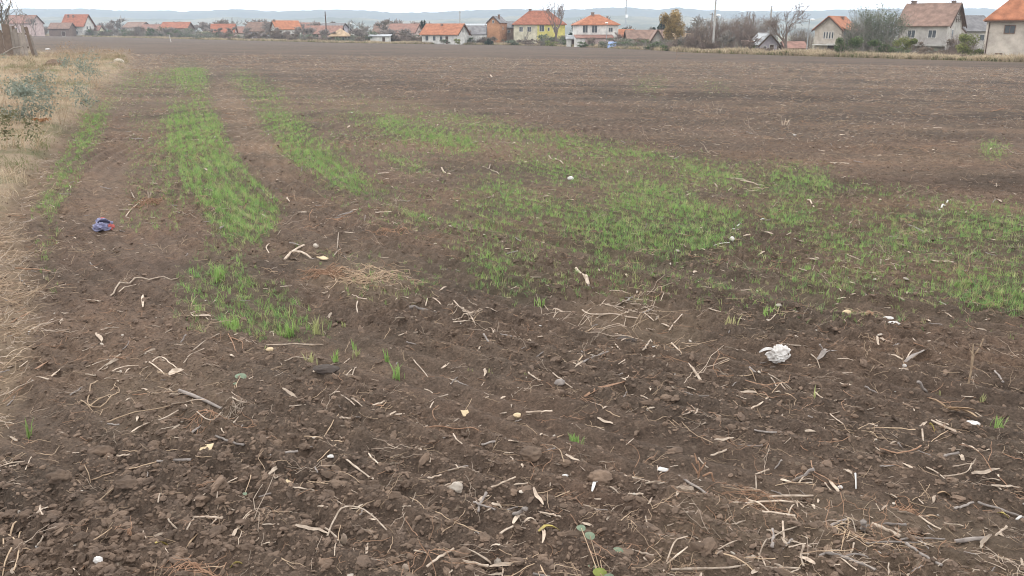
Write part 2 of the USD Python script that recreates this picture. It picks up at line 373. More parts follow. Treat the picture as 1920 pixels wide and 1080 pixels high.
# ------------------------------------------------------------------ the ground: one sheet to the horizon
def build_ground():
    fine = np.radians(np.arange(-44, 44.01, 0.1))
    side = np.radians(np.concatenate([np.linspace(47, 180, 24), np.linspace(-180, -47, 24)[1:]]))
    az = np.sort(np.concatenate([fine, side[side < -0.8], side[side > 0.8]]))
    az = np.unique(np.round(az, 7)); az = az[az < math.pi - 1e-6]
    r = [0.02, 0.4, 0.9, 1.3]
    x = 1.55
    while x < 9000:
        r.append(x)
        x *= 1.0026 if x < 5 else 1.0042 if x < 16 else 1.009 if x < 45 else 1.03 if x < 700 else 1.12
    r = np.array(r)
    A, R = np.meshgrid(az, r)
    X, Y = R * np.sin(A), R * np.cos(A)
    Z = plane(X, Y) + relief(X, Y)
    n, m = X.shape
    i, j = np.meshgrid(np.arange(n - 1), np.arange(m), indexing='ij')
    q = np.stack([i * m + j, i * m + (j + 1) % m, (i + 1) * m + (j + 1) % m, (i + 1) * m + j], -1).reshape(-1, 4)
    v = np.stack([X, Y, Z], -1).reshape(-1, 3)
    f = np.vstack([q[:, [0, 1, 2]], q[:, [0, 2, 3]]])
    a, b, c = v[f[0, 0]], v[f[0, 1]], v[f[0, 2]]
    if np.cross(b - a, c - a)[2] < 0:
        f = f[:, ::-1]
    x, y = v[:, 0], v[:, 1]
    prim = {'verge': look(VERGE, x, y), 'strawy': look(STRAWY, x, y), 'wheat': look(WHEAT, x, y), 'beyond': beyond(x, y), 'far_shade': np.clip((y + 0.35 * x - 17) / 9 + 0.6 * (fbm2(x * 0.15, y * 0.15, 2, 88) - 0.5), 0, 1)}  # far soil darkened in colour, standing in for shadows of rough relief
    gm = usdkit.material(stage, '/World/Looks/field_soil', {
        'geo': ('geometry', {}),
        'n1': ('noise_texture', {'scale': 0.5, 'detail': 7.0, 'roughness': 0.68}),
        'n2': ('noise_texture', {'scale': 11.0, 'detail': 7.0, 'roughness': 0.78}),
        'n3': ('noise_texture', {'scale': 70.0, 'detail': 5.0, 'roughness': 0.75}),
        'r1': ('rgb_ramp', {'ramp': [(0.3, (0.098, 0.075, 0.057)), (0.45, (0.124, 0.090, 0.067)), (0.58, (0.148, 0.102, 0.074)), (0.72, (0.174, 0.111, 0.078))]}),
        'r2': ('rgb_ramp', {'ramp': [(0.3, (0.58, 0.58, 0.58)), (0.5, (1.0, 1.0, 1.0)), (0.7, (1.45, 1.43, 1.4))]}),
        'r3': ('rgb_ramp', {'ramp': [(0.36, (0.65, 0.65, 0.65)), (0.5, (1.0, 1.0, 1.0)), (0.64, (1.4, 1.38, 1.35))]}),
        'm0': ('mix_color', {'blend_type': 'multiply', 'fac': 0.85, 'use_clamp': False}),
        'map': ('mapping', {'scale': (0.06, 0.30, 1.0), 'rotation': (0, 0, 0.35)}),
        'n4': ('noise_texture', {'scale': 1.0, 'detail': 5.0, 'roughness': 0.7}),
        'r4': ('rgb_ramp', {'ramp': [(0.38, (0.62, 0.62, 0.64)), (0.5, (0.94, 0.94, 0.94)), (0.62, (1.3, 1.24, 1.16))]}),
        'm00': ('mix_color', {'blend_type': 'multiply', 'fac': 0.8, 'use_clamp': False}),
        'm1': ('mix_color', {'blend_type': 'multiply', 'fac': 0.9, 'use_clamp': False}),
        'sp': ('voronoi_texture', {'scale': 15.0, 'feature': 'f1'}),
        'spr': ('rgb_ramp', {'ramp': [(0.0, (1, 1, 1)), (0.13, (1, 1, 1)), (0.2, (0, 0, 0))]}),
        'spn': ('noise_texture', {'scale': 1.3, 'detail': 3.0}),
        'spm': ('map_range', {'from_min': 0.45, 'from_max': 0.72, 'to_min': 0.0, 'to_max': 0.6, 'clamp': True}),
        'spx': ('math', {'math_type': 'multiply'}),
        'ms': ('mix_color', {'b': (0.34, 0.27, 0.20), 'use_clamp': False}),
        'aw': ('attribute', {'attribute': 'wheat'}), 'awm': ('math', {'math_type': 'multiply', 'value2': 0.35}),
        'mw': ('mix_color', {'b': (0.085, 0.095, 0.045), 'use_clamp': False}),
        'ast': ('attribute', {'attribute': 'strawy'}), 'astm': ('math', {'math_type': 'multiply', 'value2': 0.7}),
        'mst': ('mix_color', {'b': (0.25, 0.185, 0.125), 'use_clamp': False}),
        'av': ('attribute', {'attribute': 'verge'}),
        'rv': ('rgb_ramp', {'ramp': [(0.35, (0.34, 0.265, 0.18)), (0.5, (0.28, 0.215, 0.145)), (0.62, (0.17, 0.16, 0.085))]}),
        'nv': ('noise_texture', {'scale': 0.7, 'detail': 4.0, 'roughness': 0.65}),
        'mv': ('mix_color', {'use_clamp': False}),
        'ad': ('attribute', {'attribute': 'far_shade'}),
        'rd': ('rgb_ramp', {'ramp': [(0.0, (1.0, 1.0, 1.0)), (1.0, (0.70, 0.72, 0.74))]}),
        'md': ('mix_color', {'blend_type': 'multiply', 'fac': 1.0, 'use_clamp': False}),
        'ab': ('attribute', {'attribute': 'beyond'}),
        'mb': ('mix_color', {'b': (0.17, 0.15, 0.085), 'use_clamp': False}),
        'ba': ('math', {'math_type': 'add'}),
        'bmp': ('bump', {'strength': 1.0, 'distance': 0.02}),
        'p': ('principled_bsdf', {'roughness': 0.95, 'specular_ior_level': 0.15}),
    }, [('geo.position', k + '.vector') for k in ('n1', 'n2', 'n3', 'sp', 'spn', 'nv')] + [
        ('n1.fac', 'r1.fac'), ('n2.fac', 'r2.fac'), ('r1.color', 'm00.a'), ('geo.position', 'map.vector'), ('map.vector', 'n4.vector'), ('n4.fac', 'r4.fac'), ('r4.color', 'm00.b'), ('m00.result', 'm0.a'), ('n3.fac', 'r3.fac'), ('r3.color', 'm0.b'), ('m0.result', 'm1.a'), ('r2.color', 'm1.b'),
        ('sp.distance', 'spr.fac'), ('spn.fac', 'spm.value'), ('spr.color', 'spx.value1'), ('spm.result', 'spx.value2'),
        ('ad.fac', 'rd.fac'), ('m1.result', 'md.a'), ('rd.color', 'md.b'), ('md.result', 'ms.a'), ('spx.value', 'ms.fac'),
        ('aw.fac', 'awm.value1'), ('awm.value', 'mw.fac'), ('ms.result', 'mw.a'),
        ('ast.fac', 'astm.value1'), ('astm.value', 'mst.fac'), ('mw.result', 'mst.a'),
        ('nv.fac', 'rv.fac'), ('av.fac', 'mv.fac'), ('mst.result', 'mv.a'), ('rv.color', 'mv.b'),
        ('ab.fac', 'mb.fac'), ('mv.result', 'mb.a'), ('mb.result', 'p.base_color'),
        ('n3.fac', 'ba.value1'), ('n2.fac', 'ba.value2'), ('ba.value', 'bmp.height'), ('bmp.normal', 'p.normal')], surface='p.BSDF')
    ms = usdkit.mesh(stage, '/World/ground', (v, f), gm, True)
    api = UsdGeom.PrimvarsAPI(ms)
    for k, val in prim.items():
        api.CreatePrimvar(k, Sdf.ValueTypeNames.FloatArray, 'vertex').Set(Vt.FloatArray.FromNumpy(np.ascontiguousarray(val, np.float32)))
    tag(ms.GetPrim(), 'brown harrowed field with thin sprouting wheat and a dry verge', 'ground', kind='structure')
build_ground()

# ------------------------------------------------------------------ hills on the horizon
def build_hills():
    ridge_px = [-1500, -400, 0, 100, 230, 330, 400, 480, 560, 640, 700, 760, 830, 900, 960, 1040, 1110, 1150, 1200, 1240, 1300, 1400, 1500, 1600, 1750, 1800, 1920, 2400, 3500]
    ridge_y = [28, 25, 24, 22, 22, 25, 26, 22, 26, 23, 24, 28, 27, 24, 21, 24, 21, 19, 23, 20, 24, 26, 24, 22, 20, 24, 22, 25, 27]
    hm = mat('wooded_hill', (0.050, 0.048, 0.036), (0.085, 0.075, 0.05), scale=0.02, rough=1.0, detail=6.0)
    hm2 = mat('low_hill_slopes', (0.075, 0.075, 0.045), (0.16, 0.14, 0.09), scale=0.006, rough=1.0, detail=5.0, lo=0.42, hi=0.6)
    for name, D, drop, m, lab, seed in (('hills', 3000, 0.0, hm, 'long wooded ridge closing the horizon', 5), ('low_hills', 2100, 13.0, hm2, 'lower slopes with pale fields before the wooded ridge', 9)):
        px = np.linspace(-1500, 3500, 700)
        yy = np.interp(px, ridge_px, ridge_y) + drop
        ang = np.arctan((px - 960) / F / CP)
        top = (58 - yy) / F / CP * D / np.cos(ang) * np.cos(ang)
        rows = []
        prof = np.array([0, 0.12, 0.3, 0.5, 0.68, 0.82, 0.92, 1.0, 0.9, 0.5])
        dist = 1.0 * np.array([-520, -430, -330, -240, -160, -95, -40, 0, 90, 330.0])
        for k in range(len(prof)):
            d = D + dist[k] * (1 + 0.3 * (vnoise(px * 0.004, px * 0 + k, seed) - 0.5))
            x = np.tan(ang) * d
            h = 1.65 + top * prof[k] * d / D
            n = fbm2(px * 0.11 + k * 17, px * 0 + k * 3.3, 3, seed) - 0.5
            h = np.where(prof[k] > 0, h + n * (7.0 if D > 2200 else 5.0), -40.0)
            rows.append(np.stack([x, d, h], -1))
        P = np.array(rows); n_, m_ = P.shape[:2]
        i, j = np.meshgrid(np.arange(n_ - 1), np.arange(m_ - 1), indexing='ij')
        q = np.stack([i * m_ + j, i * m_ + j + 1, (i + 1) * m_ + j + 1, (i + 1) * m_ + j], -1).reshape(-1, 4)
        f = np.vstack([q[:, [0, 1, 2]], q[:, [0, 2, 3]]])
        ms = usdkit.mesh(stage, '/World/' + name, (P.reshape(-1, 3), f), m, True)
        tag(ms.GetPrim(), lab, 'hills', kind='structure')
build_hills()

# haze: one closed box of even air
hz = usdkit.material(stage, '/World/Looks/haze_air', {'v': ('principled_volume', {'color': (0.72, 0.86, 1.0), 'density': 0.00021, 'anisotropy': 0.0})}, [], volume='v.volume')
b = MB(); b.box(-8000, -400, -62, 8000, 4600, 110)
solo('haze', b, hz, 'thin pale haze over field and village', 'haze', kind='stuff')

# ------------------------------------------------------------------ colours of things
soil_m = mat('clod_soil', (0.170, 0.120, 0.087), (0.100, 0.073, 0.056), scale=14, rough=0.96, rnd=0.25, bump=0.004, bscale=90, spec=0.12)
pale_m = mat('bleached_stalk', (0.50, 0.41, 0.325), (0.28, 0.215, 0.16), scale=30, rough=0.75, rnd=0.3, bump=0.001, bscale=220)
straw_m = mat('dry_straw', (0.44, 0.33, 0.22), (0.28, 0.195, 0.13), scale=30, rough=0.8, rnd=0.3)
rust_m = mat('rusty_root', (0.34, 0.21, 0.135), (0.21, 0.12, 0.075), scale=40, rough=0.9, rnd=0.2)
grey_m = mat('grey_stalk', (0.27, 0.235, 0.21), (0.17, 0.145, 0.13), scale=35, rough=0.85, rnd=0.2, bump=0.001, bscale=200)
dark_m = mat('dark_rotten_stalk', (0.075, 0.062, 0.055), (0.045, 0.038, 0.034), scale=35, rough=0.9, bump=0.002, bscale=120)
white_m = mat('white_scrap', (0.62, 0.60, 0.57), (0.46, 0.43, 0.40), scale=30, rough=0.6, rnd=0.15)
stone_m = mat('pale_stone', (0.42, 0.37, 0.31), (0.30, 0.255, 0.21), scale=30, rough=0.8, rnd=0.25, bump=0.001, bscale=200)
husk_m = mat('dry_husk', (0.46, 0.375, 0.29), (0.29, 0.225, 0.175), scale=30, rough=0.85, rnd=0.3)
tan_m = mat('tan_leaf', (0.37, 0.26, 0.165), (0.27, 0.18, 0.11), scale=40, rough=0.7, rnd=0.15)
yellow_m = mat('yellow_leaf', (0.42, 0.33, 0.09), (0.33, 0.27, 0.10), scale=40, rough=0.7, rnd=0.1, trans=0.2)
cream_m = mat('cream_chip', (0.55, 0.43, 0.27), (0.47, 0.36, 0.22), scale=25, rough=0.8)
wheat_ms = [mat('wheat_leaf_%s' % n, c, c2, scale=3.0, rough=0.6, rnd=0.25, trans=0.35) for n, c, c2 in (
    ('fresh', (0.24, 0.36, 0.105), (0.19, 0.30, 0.09)), ('deep', (0.16, 0.285, 0.095), (0.125, 0.225, 0.075)), ('yellowish', (0.34, 0.365, 0.155), (0.31, 0.29, 0.15)))]
MS = dict(pale=pale_m, straw=straw_m, rust=rust_m, grey=grey_m, dark=dark_m, white=white_m, stone=stone_m, husk=husk_m, tan=tan_m, yellow=yellow_m, cream=cream_m, soil=soil_m, darksoil=mat('dark_soil', (0.070, 0.054, 0.045), (0.05, 0.04, 0.034), scale=20, rough=0.95, bump=0.004, bscale=90))  # last entry is a darker soil tone for the hollowed clods

# ------------------------------------------------------------------ shapes
def clod(seed, sub=1, flat=0.75, lump=0.3):
    m = trimesh.creation.icosphere(sub, 1.0)
    v = np.array(m.vertices)
    n = meshkit.fbm(v * 1.3 + seed * 9.1, 3, seed)
    n2 = meshkit.noise(v * 3.1 + seed * 4.7, seed + 50)
    v = v * (1 + lump * 2 * (n - 0.5) + 0.28 * (n2 - 0.5))[:, None]
    v *= np.array([1.0, 0.7 + 0.3 * ((seed * 37) % 10) / 10, flat])
    return v, np.array(m.faces)

def stalk(L, r, seed, bend=0.08, sides=7, nodes=True):
    g = np.random.default_rng(seed)
    n = 9
    t = np.linspace(-0.5, 0.5, n)
    p = np.stack([t * L, bend * L * (np.cos(t * 3) - 0.6) * g.uniform(-1, 1) + 0.01 * L * g.normal(size=n), 0.012 * L * g.normal(size=n)], -1)
    rad = r * (1 + 0.08 * g.normal(size=n))
    if nodes:
        rad[[0, n // 2, n - 1]] *= 1.25
    rad *= np.linspace(1.05, 0.85, n)
    return tube(p, rad, sides)

def ribbon(pts, widths, sag=0.25, roll=0.0, thick=0.0012):
    """A dry leaf blade along a line, hollow like a gutter, with a real thickness."""
    p = np.asarray(pts, float); w = np.broadcast_to(np.asarray(widths, float), (len(p),))
    t = np.gradient(p, axis=0); t /= np.linalg.norm(t, axis=1, keepdims=True) + 1e-12
    s = np.cross(t, [0, 0, 1.0]); s /= np.linalg.norm(s, axis=1, keepdims=True) + 1e-9
    u = np.cross(s, t)
    rl = np.broadcast_to(np.asarray(roll, float), (len(p),))[:, None]
    s, u = s * np.cos(rl) + u * np.sin(rl), u * np.cos(rl) - s * np.sin(rl)
    k = np.array([-0.5, 0, 0.5])
    top = p[:, None] + k[None, :, None] * w[:, None, None] * s[:, None] + (np.abs(k) * 2 * sag)[None, :, None] * w[:, None, None] * 0.5 * u[:, None]
    n = len(p)
    v = np.vstack([top.reshape(-1, 3), (top - thick * u[:, None]).reshape(-1, 3)])
    i, j = np.meshgrid(np.arange(n - 1), np.arange(2), indexing='ij')
    q = np.stack([i * 3 + j, i * 3 + j + 1, (i + 1) * 3 + j + 1, (i + 1) * 3 + j], -1).reshape(-1, 4)
    q2 = q[:, ::-1] + 3 * n
    e = []
    for i in range(n - 1):
        e.append([i * 3, (i + 1) * 3, (i + 1) * 3 + 3 * n, i * 3 + 3 * n])
        e.append([i * 3 + 2 + 3 * n, (i + 1) * 3 + 2 + 3 * n, (i + 1) * 3 + 2, i * 3 + 2])
    q = np.vstack([q, q2, e])
    return v, np.vstack([q[:, [0, 1, 2]], q[:, [0, 2, 3]]])

def curl(L, w, seed, lift=0.2):
    g = np.random.default_rng(seed)
    n = 8; t = np.linspace(0, 1, n)
    a = np.cumsum(g.normal(0, 0.25, n))
    d = np.stack([np.cos(a), np.sin(a), 0.4 * lift * g.normal(size=n)], -1) * L / n
    p = np.cumsum(d, 0); p -= p.mean(0); p[:, 2] -= p[:, 2].min()
    return ribbon(p, w * np.sin(np.pi * (0.12 + 0.8 * t)) ** 0.7, 0.5, g.uniform(-0.6, 0.6) + 0.8 * (t - 0.5) * g.uniform(-2, 2))

def blades(seed, n, h, spread, width, lean=0.5, segs=4):
    """A tuft of n grass leaves bending outward."""
    g = np.random.default_rng(seed)
    mb = MB()
    for k in range(n):
        a = g.uniform(0, 2 * np.pi); hh = h * g.uniform(0.45, 1.1); ln = lean * g.uniform(0.1, 1.3)
        d = np.array([np.cos(a), np.sin(a), 0.0]); s = np.array([-np.sin(a), np.cos(a), 0.0])
        tw = g.uniform(-1, 1); s = s * math.cos(tw) + d * math.sin(tw)
        base = np.append(g.normal(0, spread, 2), -0.01)
        t = np.linspace(0, 1, segs)
        c = base + np.outer(t, [0, 0, hh]) + np.outer(t ** 2 * hh * ln, d) - np.outer(t ** 3 * hh * 0.35 * ln, [0, 0, 1.0])
        w = width * g.uniform(0.7, 1.2) * np.array([0.7, 1.0, 0.8, 0.0])[:segs] if segs == 4 else width * (1 - t ** 2)
        v = np.vstack([c[:-1] - s * w[:-1, None] / 2, c[:-1] + s * w[:-1, None] / 2, c[-1:]])
        m = segs - 1
        f = []
        for i in range(m - 1):
            f += [[i, i + m, i + m + 1], [i, i + m + 1, i + 1]]
        f.append([m - 1, 2 * m - 1, 2 * m])
        mb.add(v, f)
    return mb.arr()

# ------------------------------------------------------------------ scattered stuff: clods, crop residue, wheat, dry grass
def wedge(g, n, r0, r1, power=1.0, half=0.80):
    """n points in the ground wedge in front, density falling as r^-power."""
    u = g.random(n)
    if abs(power - 2) < 1e-6:
        r = r0 * (r1 / r0) ** u
    else:
        e = 2 - power
        r = (r0 ** e + u * (r1 ** e - r0 ** e)) ** (1 / e)
    a = g.uniform(-half, half, n)
    return r * np.sin(a), r * np.cos(a), r

def build_clods():
    g = np.random.default_rng(101)
    protos = [(clod(s, 1, 0.62, 0.55), soil_m, False) for s in range(5)] + [(clod(20 + s, 2, 0.62, 0.75), soil_m, False) for s in range(4)]
    X, Y, S, W = [], [], [], []
    x, y, r = wedge(g, 255000, 1.7, 24, 1.5)
    dens = (0.25 + 1.1 * np.clip(fbm2(x * 0.8 + 3, y * 0.8, 3, 71) * 2.2 - 0.6, 0, 1)) * (1 - 0.85 * track(x, y)) * (1 - look(VERGE, x, y)) * (1 - 0.5 * look(STRAWY, x, y))
    left = np.exp(-((x + 1.55) / 0.75) ** 2 - ((y - 2.6) / 0.8) ** 2)
    k = g.random(len(x)) < np.clip(dens + 0.6 * left, 0, 1)
    x, y, r, left = x[k], y[k], r[k], left[k]
    s = np.exp(g.normal(math.log(0.0039), 0.62, len(x))) * (1 + 0.55 * left) * np.clip(1.05 - r * 0.02, 0.75, 1)
    s = np.clip(s, 0.0025, 0.028)
    big = s > 0.014
    w = np.where(big, 5 + g.integers(0, 4, len(x)), g.integers(0, 5, len(x)))
    z = gz(x, y) + s * 0.05
    sc = np.stack([s * g.uniform(0.75, 1.6, len(x)), s * g.uniform(0.7, 1.2, len(x)), s * g.uniform(0.6, 1.1, len(x))], -1)
    scatter('soil_crumbs', 'crumbly brown soil clods strewn over the harrowed field', 'soil', protos, np.stack([x, y, z], -1), g.uniform(0, 6.28, len(x)), g.normal(0, 0.3, len(x)), g.normal(0, 0.3, len(x)), sc, w, 'crumb')
build_clods()

def wisp(seed):
    g = np.random.default_rng(800 + seed); mb = MB()
    for k in range(4):
        n = 6; L = g.uniform(0.05, 0.13); a = g.uniform(0, 6.28) + np.cumsum(g.normal(0, 0.4, n))
        p = np.cumsum(np.stack([np.cos(a), np.sin(a), g.normal(0.05, 0.35, n)], -1) * L / n, 0) + np.append(g.normal(0, 0.018, 2), 0)
        p[:, 2] -= min(0, p[:, 2].min())
        mb.add(*tube(p, np.linspace(0.0010, 0.0006, n), 3, False))
    return mb.arr()

def build_residue():
    g = np.random.default_rng(202)
    protos = []
    for s in range(3): protos.append((stalk(0.060, 0.0018, s, 0.05, 5), pale_m, True))
    for s in range(3): protos.append((stalk(0.09, 0.0010, 10 + s, 0.14, 4, False), straw_m, True))
    for s in range(3): protos.append((curl(0.06, 0.009, 20 + s), husk_m, True))
    for s in range(2): protos.append((curl(0.05, 0.014, 30 + s, 0.6), pale_m, True))
    for s in range(2): protos.append((clod(40 + s, 1, 0.35, 0.2)[0] * 0.012, ) and ((clod(40 + s, 1, 0.35, 0.2)[0] * 0.010, clod(40 + s, 1, 0.35, 0.2)[1]), stone_m, True))
    protos.append((stalk(0.10, 0.0018, 60, 0.5, 4, False), rust_m, True))
    protos.append((stalk(0.09, 0.0035, 61, 0.1, 5), grey_m, True))
    protos.append((curl(0.022, 0.006, 62, 0.3), white_m, True))
    for s in range(4): protos.append((wisp(s), (straw_m, rust_m, husk_m, rust_m)[s], False))
    weights = np.array([8, 8, 8, 10, 10, 10, 5, 5, 5, 2, 2, 2, 2, 7, 5, 0.7, 13, 13, 13, 12]); weights /= weights.sum()
    x, y, r = wedge(g, 133000, 1.7, 80, 1.05)
    px, py = to_px(x, y, plane(x, y))
    c = np.where(r < 4.5, 0.8, 1.0) * (0.30 + 0.7 * np.clip(fbm2(x * 0.5 + 9, y * 0.5, 3, 171) * 2.4 - 0.75, 0, 1))
    right = np.clip((px - 1150) / 500, 0, 1) * np.clip((py - 780) / 150, 0, 1)
    dens = c * (1 - 0.55 * track(x, y)) * (1 - 0.7 * look(VERGE, x, y)) + 0.8 * look(STRAWY, x, y) + 0.5 * right
    k = (g.random(len(x)) < dens) & (beyond(x, y) < 0.5)
    x, y, r = x[k], y[k], r[k]; n = len(x)
    w = g.choice(len(protos), n, p=weights)
    s = np.exp(g.normal(-0.12, 0.42, n)) * np.clip(0.70 + r * 0.024, 0.72, 2.1)
    z = gz(x, y) + 0.004 * s
    up = g.random(n) < 0.13
    pitch = np.where(up, g.uniform(0.3, 1.1, n), g.normal(0, 0.10, n))
    scatter('crop_residue', 'bleached bits of maize stalk and leaf littering the soil', 'crop residue', protos, np.stack([x, y, z], -1), g.uniform(0, 6.28, n), pitch, g.uniform(-0.5, 0.5, n), s, w, 'bit')
build_residue()

def build_wheat():
    g = np.random.default_rng(303)
    protos = []
    for s in range(8):
        protos.append((blades(s, 6, 0.10, 0.016, 0.0038, 0.8), wheat_ms[[0, 0, 1, 0, 2, 1, 0, 2][s]], False))
    X, Y, R = [], [], []
    for n, r0, r1 in ((305000, 3.2, 20), (235000, 20, 48)):
        x, y, r = wedge(g, n, r0, r1, 0.6, 0.78)
        X.append(x); Y.append(y); R.append(r)
    x, y, r = map(np.concatenate, (X, Y, R))
    cv = look(WHEAT, x, y)
    # drilled rows: towards the far end of the long strip on the left, around the headland on the right
    px, py = to_px(x, y, plane(x, y))
    a, b_ = hit(355, 190), hit(430, 420)
    d = (a - b_) / np.linalg.norm(a - b_); side = (x - b_[0]) * d[1] - (y - b_[1]) * d[0]
    ring = np.hypot(x - 8.9, y - 15.5); bear = np.arctan2(y - 15.5, x - 8.9)
    u = np.where(px < 480, side, ring)
    row = 0.5 + 0.5 * np.cos(2 * np.pi * u / 0.15 + 3.0 * fbm2(x * 1.3, y * 1.3, 3, 5))
    clump = np.where(px < 480, np.clip(fbm2(x * 1.7 + 2, y * 1.7, 3, 203) * 2.6 - 0.85, 0, 1), np.clip((0.55 * fbm2(ring * 2.0, bear * 9, 3, 204) + 0.45 * fbm2(x * 2.2, y * 2.2, 3, 205)) * 3.4 - 1.3, 0, 1))
    cv = np.clip(cv * np.where(px < 640, 1.25, 1.2), 0, 1)
    p = cv * (np.where(px < 640, 0.30, 0.34) + np.where(px < 640, 0.70, 0.66) * np.maximum(clump, 0.55 * cv ** 2)) * (0.30 + 0.70 * row)
    k = (g.random(len(x)) < np.clip(p * 1.25, 0, 1)) & (cv > 0.05)
    x, y, r, cv = x[k], y[k], r[k], cv[k]; n = len(x)
    s = g.uniform(0.45, 1.0, n) * (0.60 + 0.30 * cv) * np.clip(0.9 + 0.012 * r, 1, 1.3)
    w = g.integers(0, 8, n)
    scatter('wheat_sprouts', 'young green wheat sprouting in uneven drilled strips', 'young wheat', protos, np.stack([x, y, gz(x, y)], -1), g.uniform(0, 6.28, n), g.normal(0, 0.12, n), g.normal(0, 0.12, n), s, w, 'tuft')
    print('wheat', n)
build_wheat()

def build_dry_grass():
    g = np.random.default_rng(404)
    dry = [mat('dry_grass_pale', (0.47, 0.385, 0.27), (0.36, 0.28, 0.19), scale=2, rough=0.85, rnd=0.3, trans=0.2),
           mat('dry_grass_brown', (0.30, 0.22, 0.155), (0.22, 0.155, 0.11), scale=2, rough=0.9, rnd=0.3, trans=0.15),
           mat('dry_grass_green', (0.16, 0.17, 0.07), (0.11, 0.12, 0.05), scale=2, rough=0.8, rnd=0.3, trans=0.25)]
    protos = []
    for s in range(6):
        protos.append((blades(50 + s, 12, 0.20, 0.05, 0.005, 1.3), dry[[0, 0, 1, 0, 2, 1][s]], False))
    for s in range(3):
        protos.append((tubes_flat(s), (straw_m, straw_m, husk_m)[s], False))
    x, y, r = wedge(g, 190000, 1.5, 75, 0.85, 0.85)
    v, st = look(VERGE, x, y), look(STRAWY, x, y)
    px, py = to_px(x, y, plane(x, y))
    edge = (px < 90)
    cl = np.clip(fbm2(x * 0.8, y * 0.8, 3, 405) * 2.4 - 0.6, 0, 1)
    p = v * (0.25 + 0.5 * cl) * np.where(r < 30, 1.0, 0.8) + 1.5 * st ** 1.3 * edge * (0.4 + 0.6 * cl) + 0.16 * st * (1 - edge) * cl
    k = (g.random(len(x)) < p * 0.75) & (beyond(x, y) < 0.5)
    x, y, r, v, st, cl = x[k], y[k], r[k], v[k], st[k], cl[k]; n = len(x)
    green = fbm2(x * 0.45 + 20, y * 0.45, 2, 406)
    pick = g.random(n)
    w = np.where(v < 0.45, 6 + g.integers(0, 3, n), np.where((green > 0.60) & (pick < 0.7), 4, np.where(pick < 0.72, g.choice([0, 1, 3], n), np.where(pick < 0.93, g.choice([2, 5], n), 6 + g.integers(0, 3, n)))))
    s = g.uniform(0.5, 1.2, n) * np.where(v < 0.45, 1.0, 1.0) * np.clip(0.75 + r * 0.012, 0.8, 1.4)
    scatter('dry_grass', 'tan withered grass and straw matted along the verge at the left', 'dry grass', protos, np.stack([x, y, gz(x, y)], -1), g.uniform(0, 6.28, n), g.normal(0, 0.25, n), g.normal(0, 0.25, n), s, w, 'tussock')
    print('dry', n)
def tubes_flat(seed):
    g = np.random.default_rng(700 + seed)
    mb = MB()
    for k in range(7):
        n = 6; L = g.uniform(0.12, 0.34)
        a = g.uniform(0, 6.28) + np.cumsum(g.normal(0, 0.22, n))
        p = np.cumsum(np.stack([np.cos(a), np.sin(a), g.normal(0.06, 0.25, n)], -1) * L / n, 0) + np.append(g.normal(0, 0.05, 2), 0.0)
        p[:, 2] -= min(0, p[:, 2].min() - 0.003)
        mb.add(*tube(p, np.linspace(0.0017, 0.001, n), 3, False))
    return mb.arr()
build_dry_grass()

# ------------------------------------------------------------------ the village: houses
def plaster(n, c): return mat('plaster_' + n, c, tuple(x * 0.68 for x in c), scale=0.9, rough=0.9, detail=5)
def tiles(n, c): return mat('roof_tiles_' + n, c, tuple(x * 0.6 for x in c), scale=1.1, rough=0.85, detail=6)
P = {k: plaster(k, c) for k, c in dict(white=(0.62, 0.60, 0.56), cream=(0.58, 0.53, 0.40), yellow=(0.60, 0.53, 0.17), grey=(0.44, 0.41, 0.375), beige=(0.50, 0.44, 0.375), pink=(0.52, 0.40, 0.37), brick=(0.42, 0.22, 0.12), rawbrick=(0.30, 0.22, 0.17), lilac=(0.46, 0.42, 0.46), brown=(0.22, 0.16, 0.13)).items()}
T = {k: tiles(k, c) for k, c in dict(orange=(0.42, 0.17, 0.09), red=(0.36, 0.14, 0.085), faded=(0.32, 0.18, 0.14), brown=(0.23, 0.15, 0.115), grey=(0.22, 0.21, 0.21), dull=(0.27, 0.175, 0.135), tan=(0.50, 0.36, 0.23), sheet=(0.44, 0.45, 0.46)).items()}
wood_m = mat('dark_wood', (0.10, 0.06, 0.045), (0.06, 0.04, 0.03), scale=8, rough=0.8)
frame_m = mat('window_frame', (0.55, 0.52, 0.48), (0.48, 0.45, 0.42), scale=4, rough=0.6)
brown_frame_m = mat('brown_window_frame', (0.16, 0.10, 0.075), (0.12, 0.08, 0.06), scale=4, rough=0.6)
pane_m = mat('window_pane', (0.07, 0.075, 0.08), (0.05, 0.055, 0.06), scale=1, rough=0.15, spec=0.5)
concrete_m = mat('concrete', (0.38, 0.365, 0.34), (0.28, 0.27, 0.25), scale=1.5, rough=0.95, detail=5)
steel_m = mat('grey_steel', (0.30, 0.31, 0.32), (0.24, 0.25, 0.26), scale=5, rough=0.55)
lamp_m = mat('pale_lamp_glass', (0.78, 0.78, 0.78), (0.72, 0.72, 0.72), scale=5, rough=0.4)

def gable_solid(w, d, h, rh, axis):
    """Walls up to the eaves and the gable triangles, as one closed body centred on x, front at y=0."""
    if axis == 'x':
        sec = [(0, 0), (d, 0), (d, h), (d / 2, h + rh), (0, h)]
        v = [(-w / 2, y, z) for y, z in sec] + [(w / 2, y, z) for y, z in sec]
    else:
        sec = [(-w / 2, 0), (w / 2, 0), (w / 2, h), (0, h + rh), (-w / 2, h)]
        v = [(x, 0, z) for x, z in sec] + [(x, d, z) for x, z in sec]
    f = []
    for k in range(5):
        j = (k + 1) % 5
        f += [[k, j, j + 5], [k, j + 5, k + 5]]
    f += [[0, 2, 1], [0, 3, 2], [0, 4, 3], [5, 6, 7], [5, 7, 8], [5, 8, 9]]
    return np.array(v, float), np.array(f)

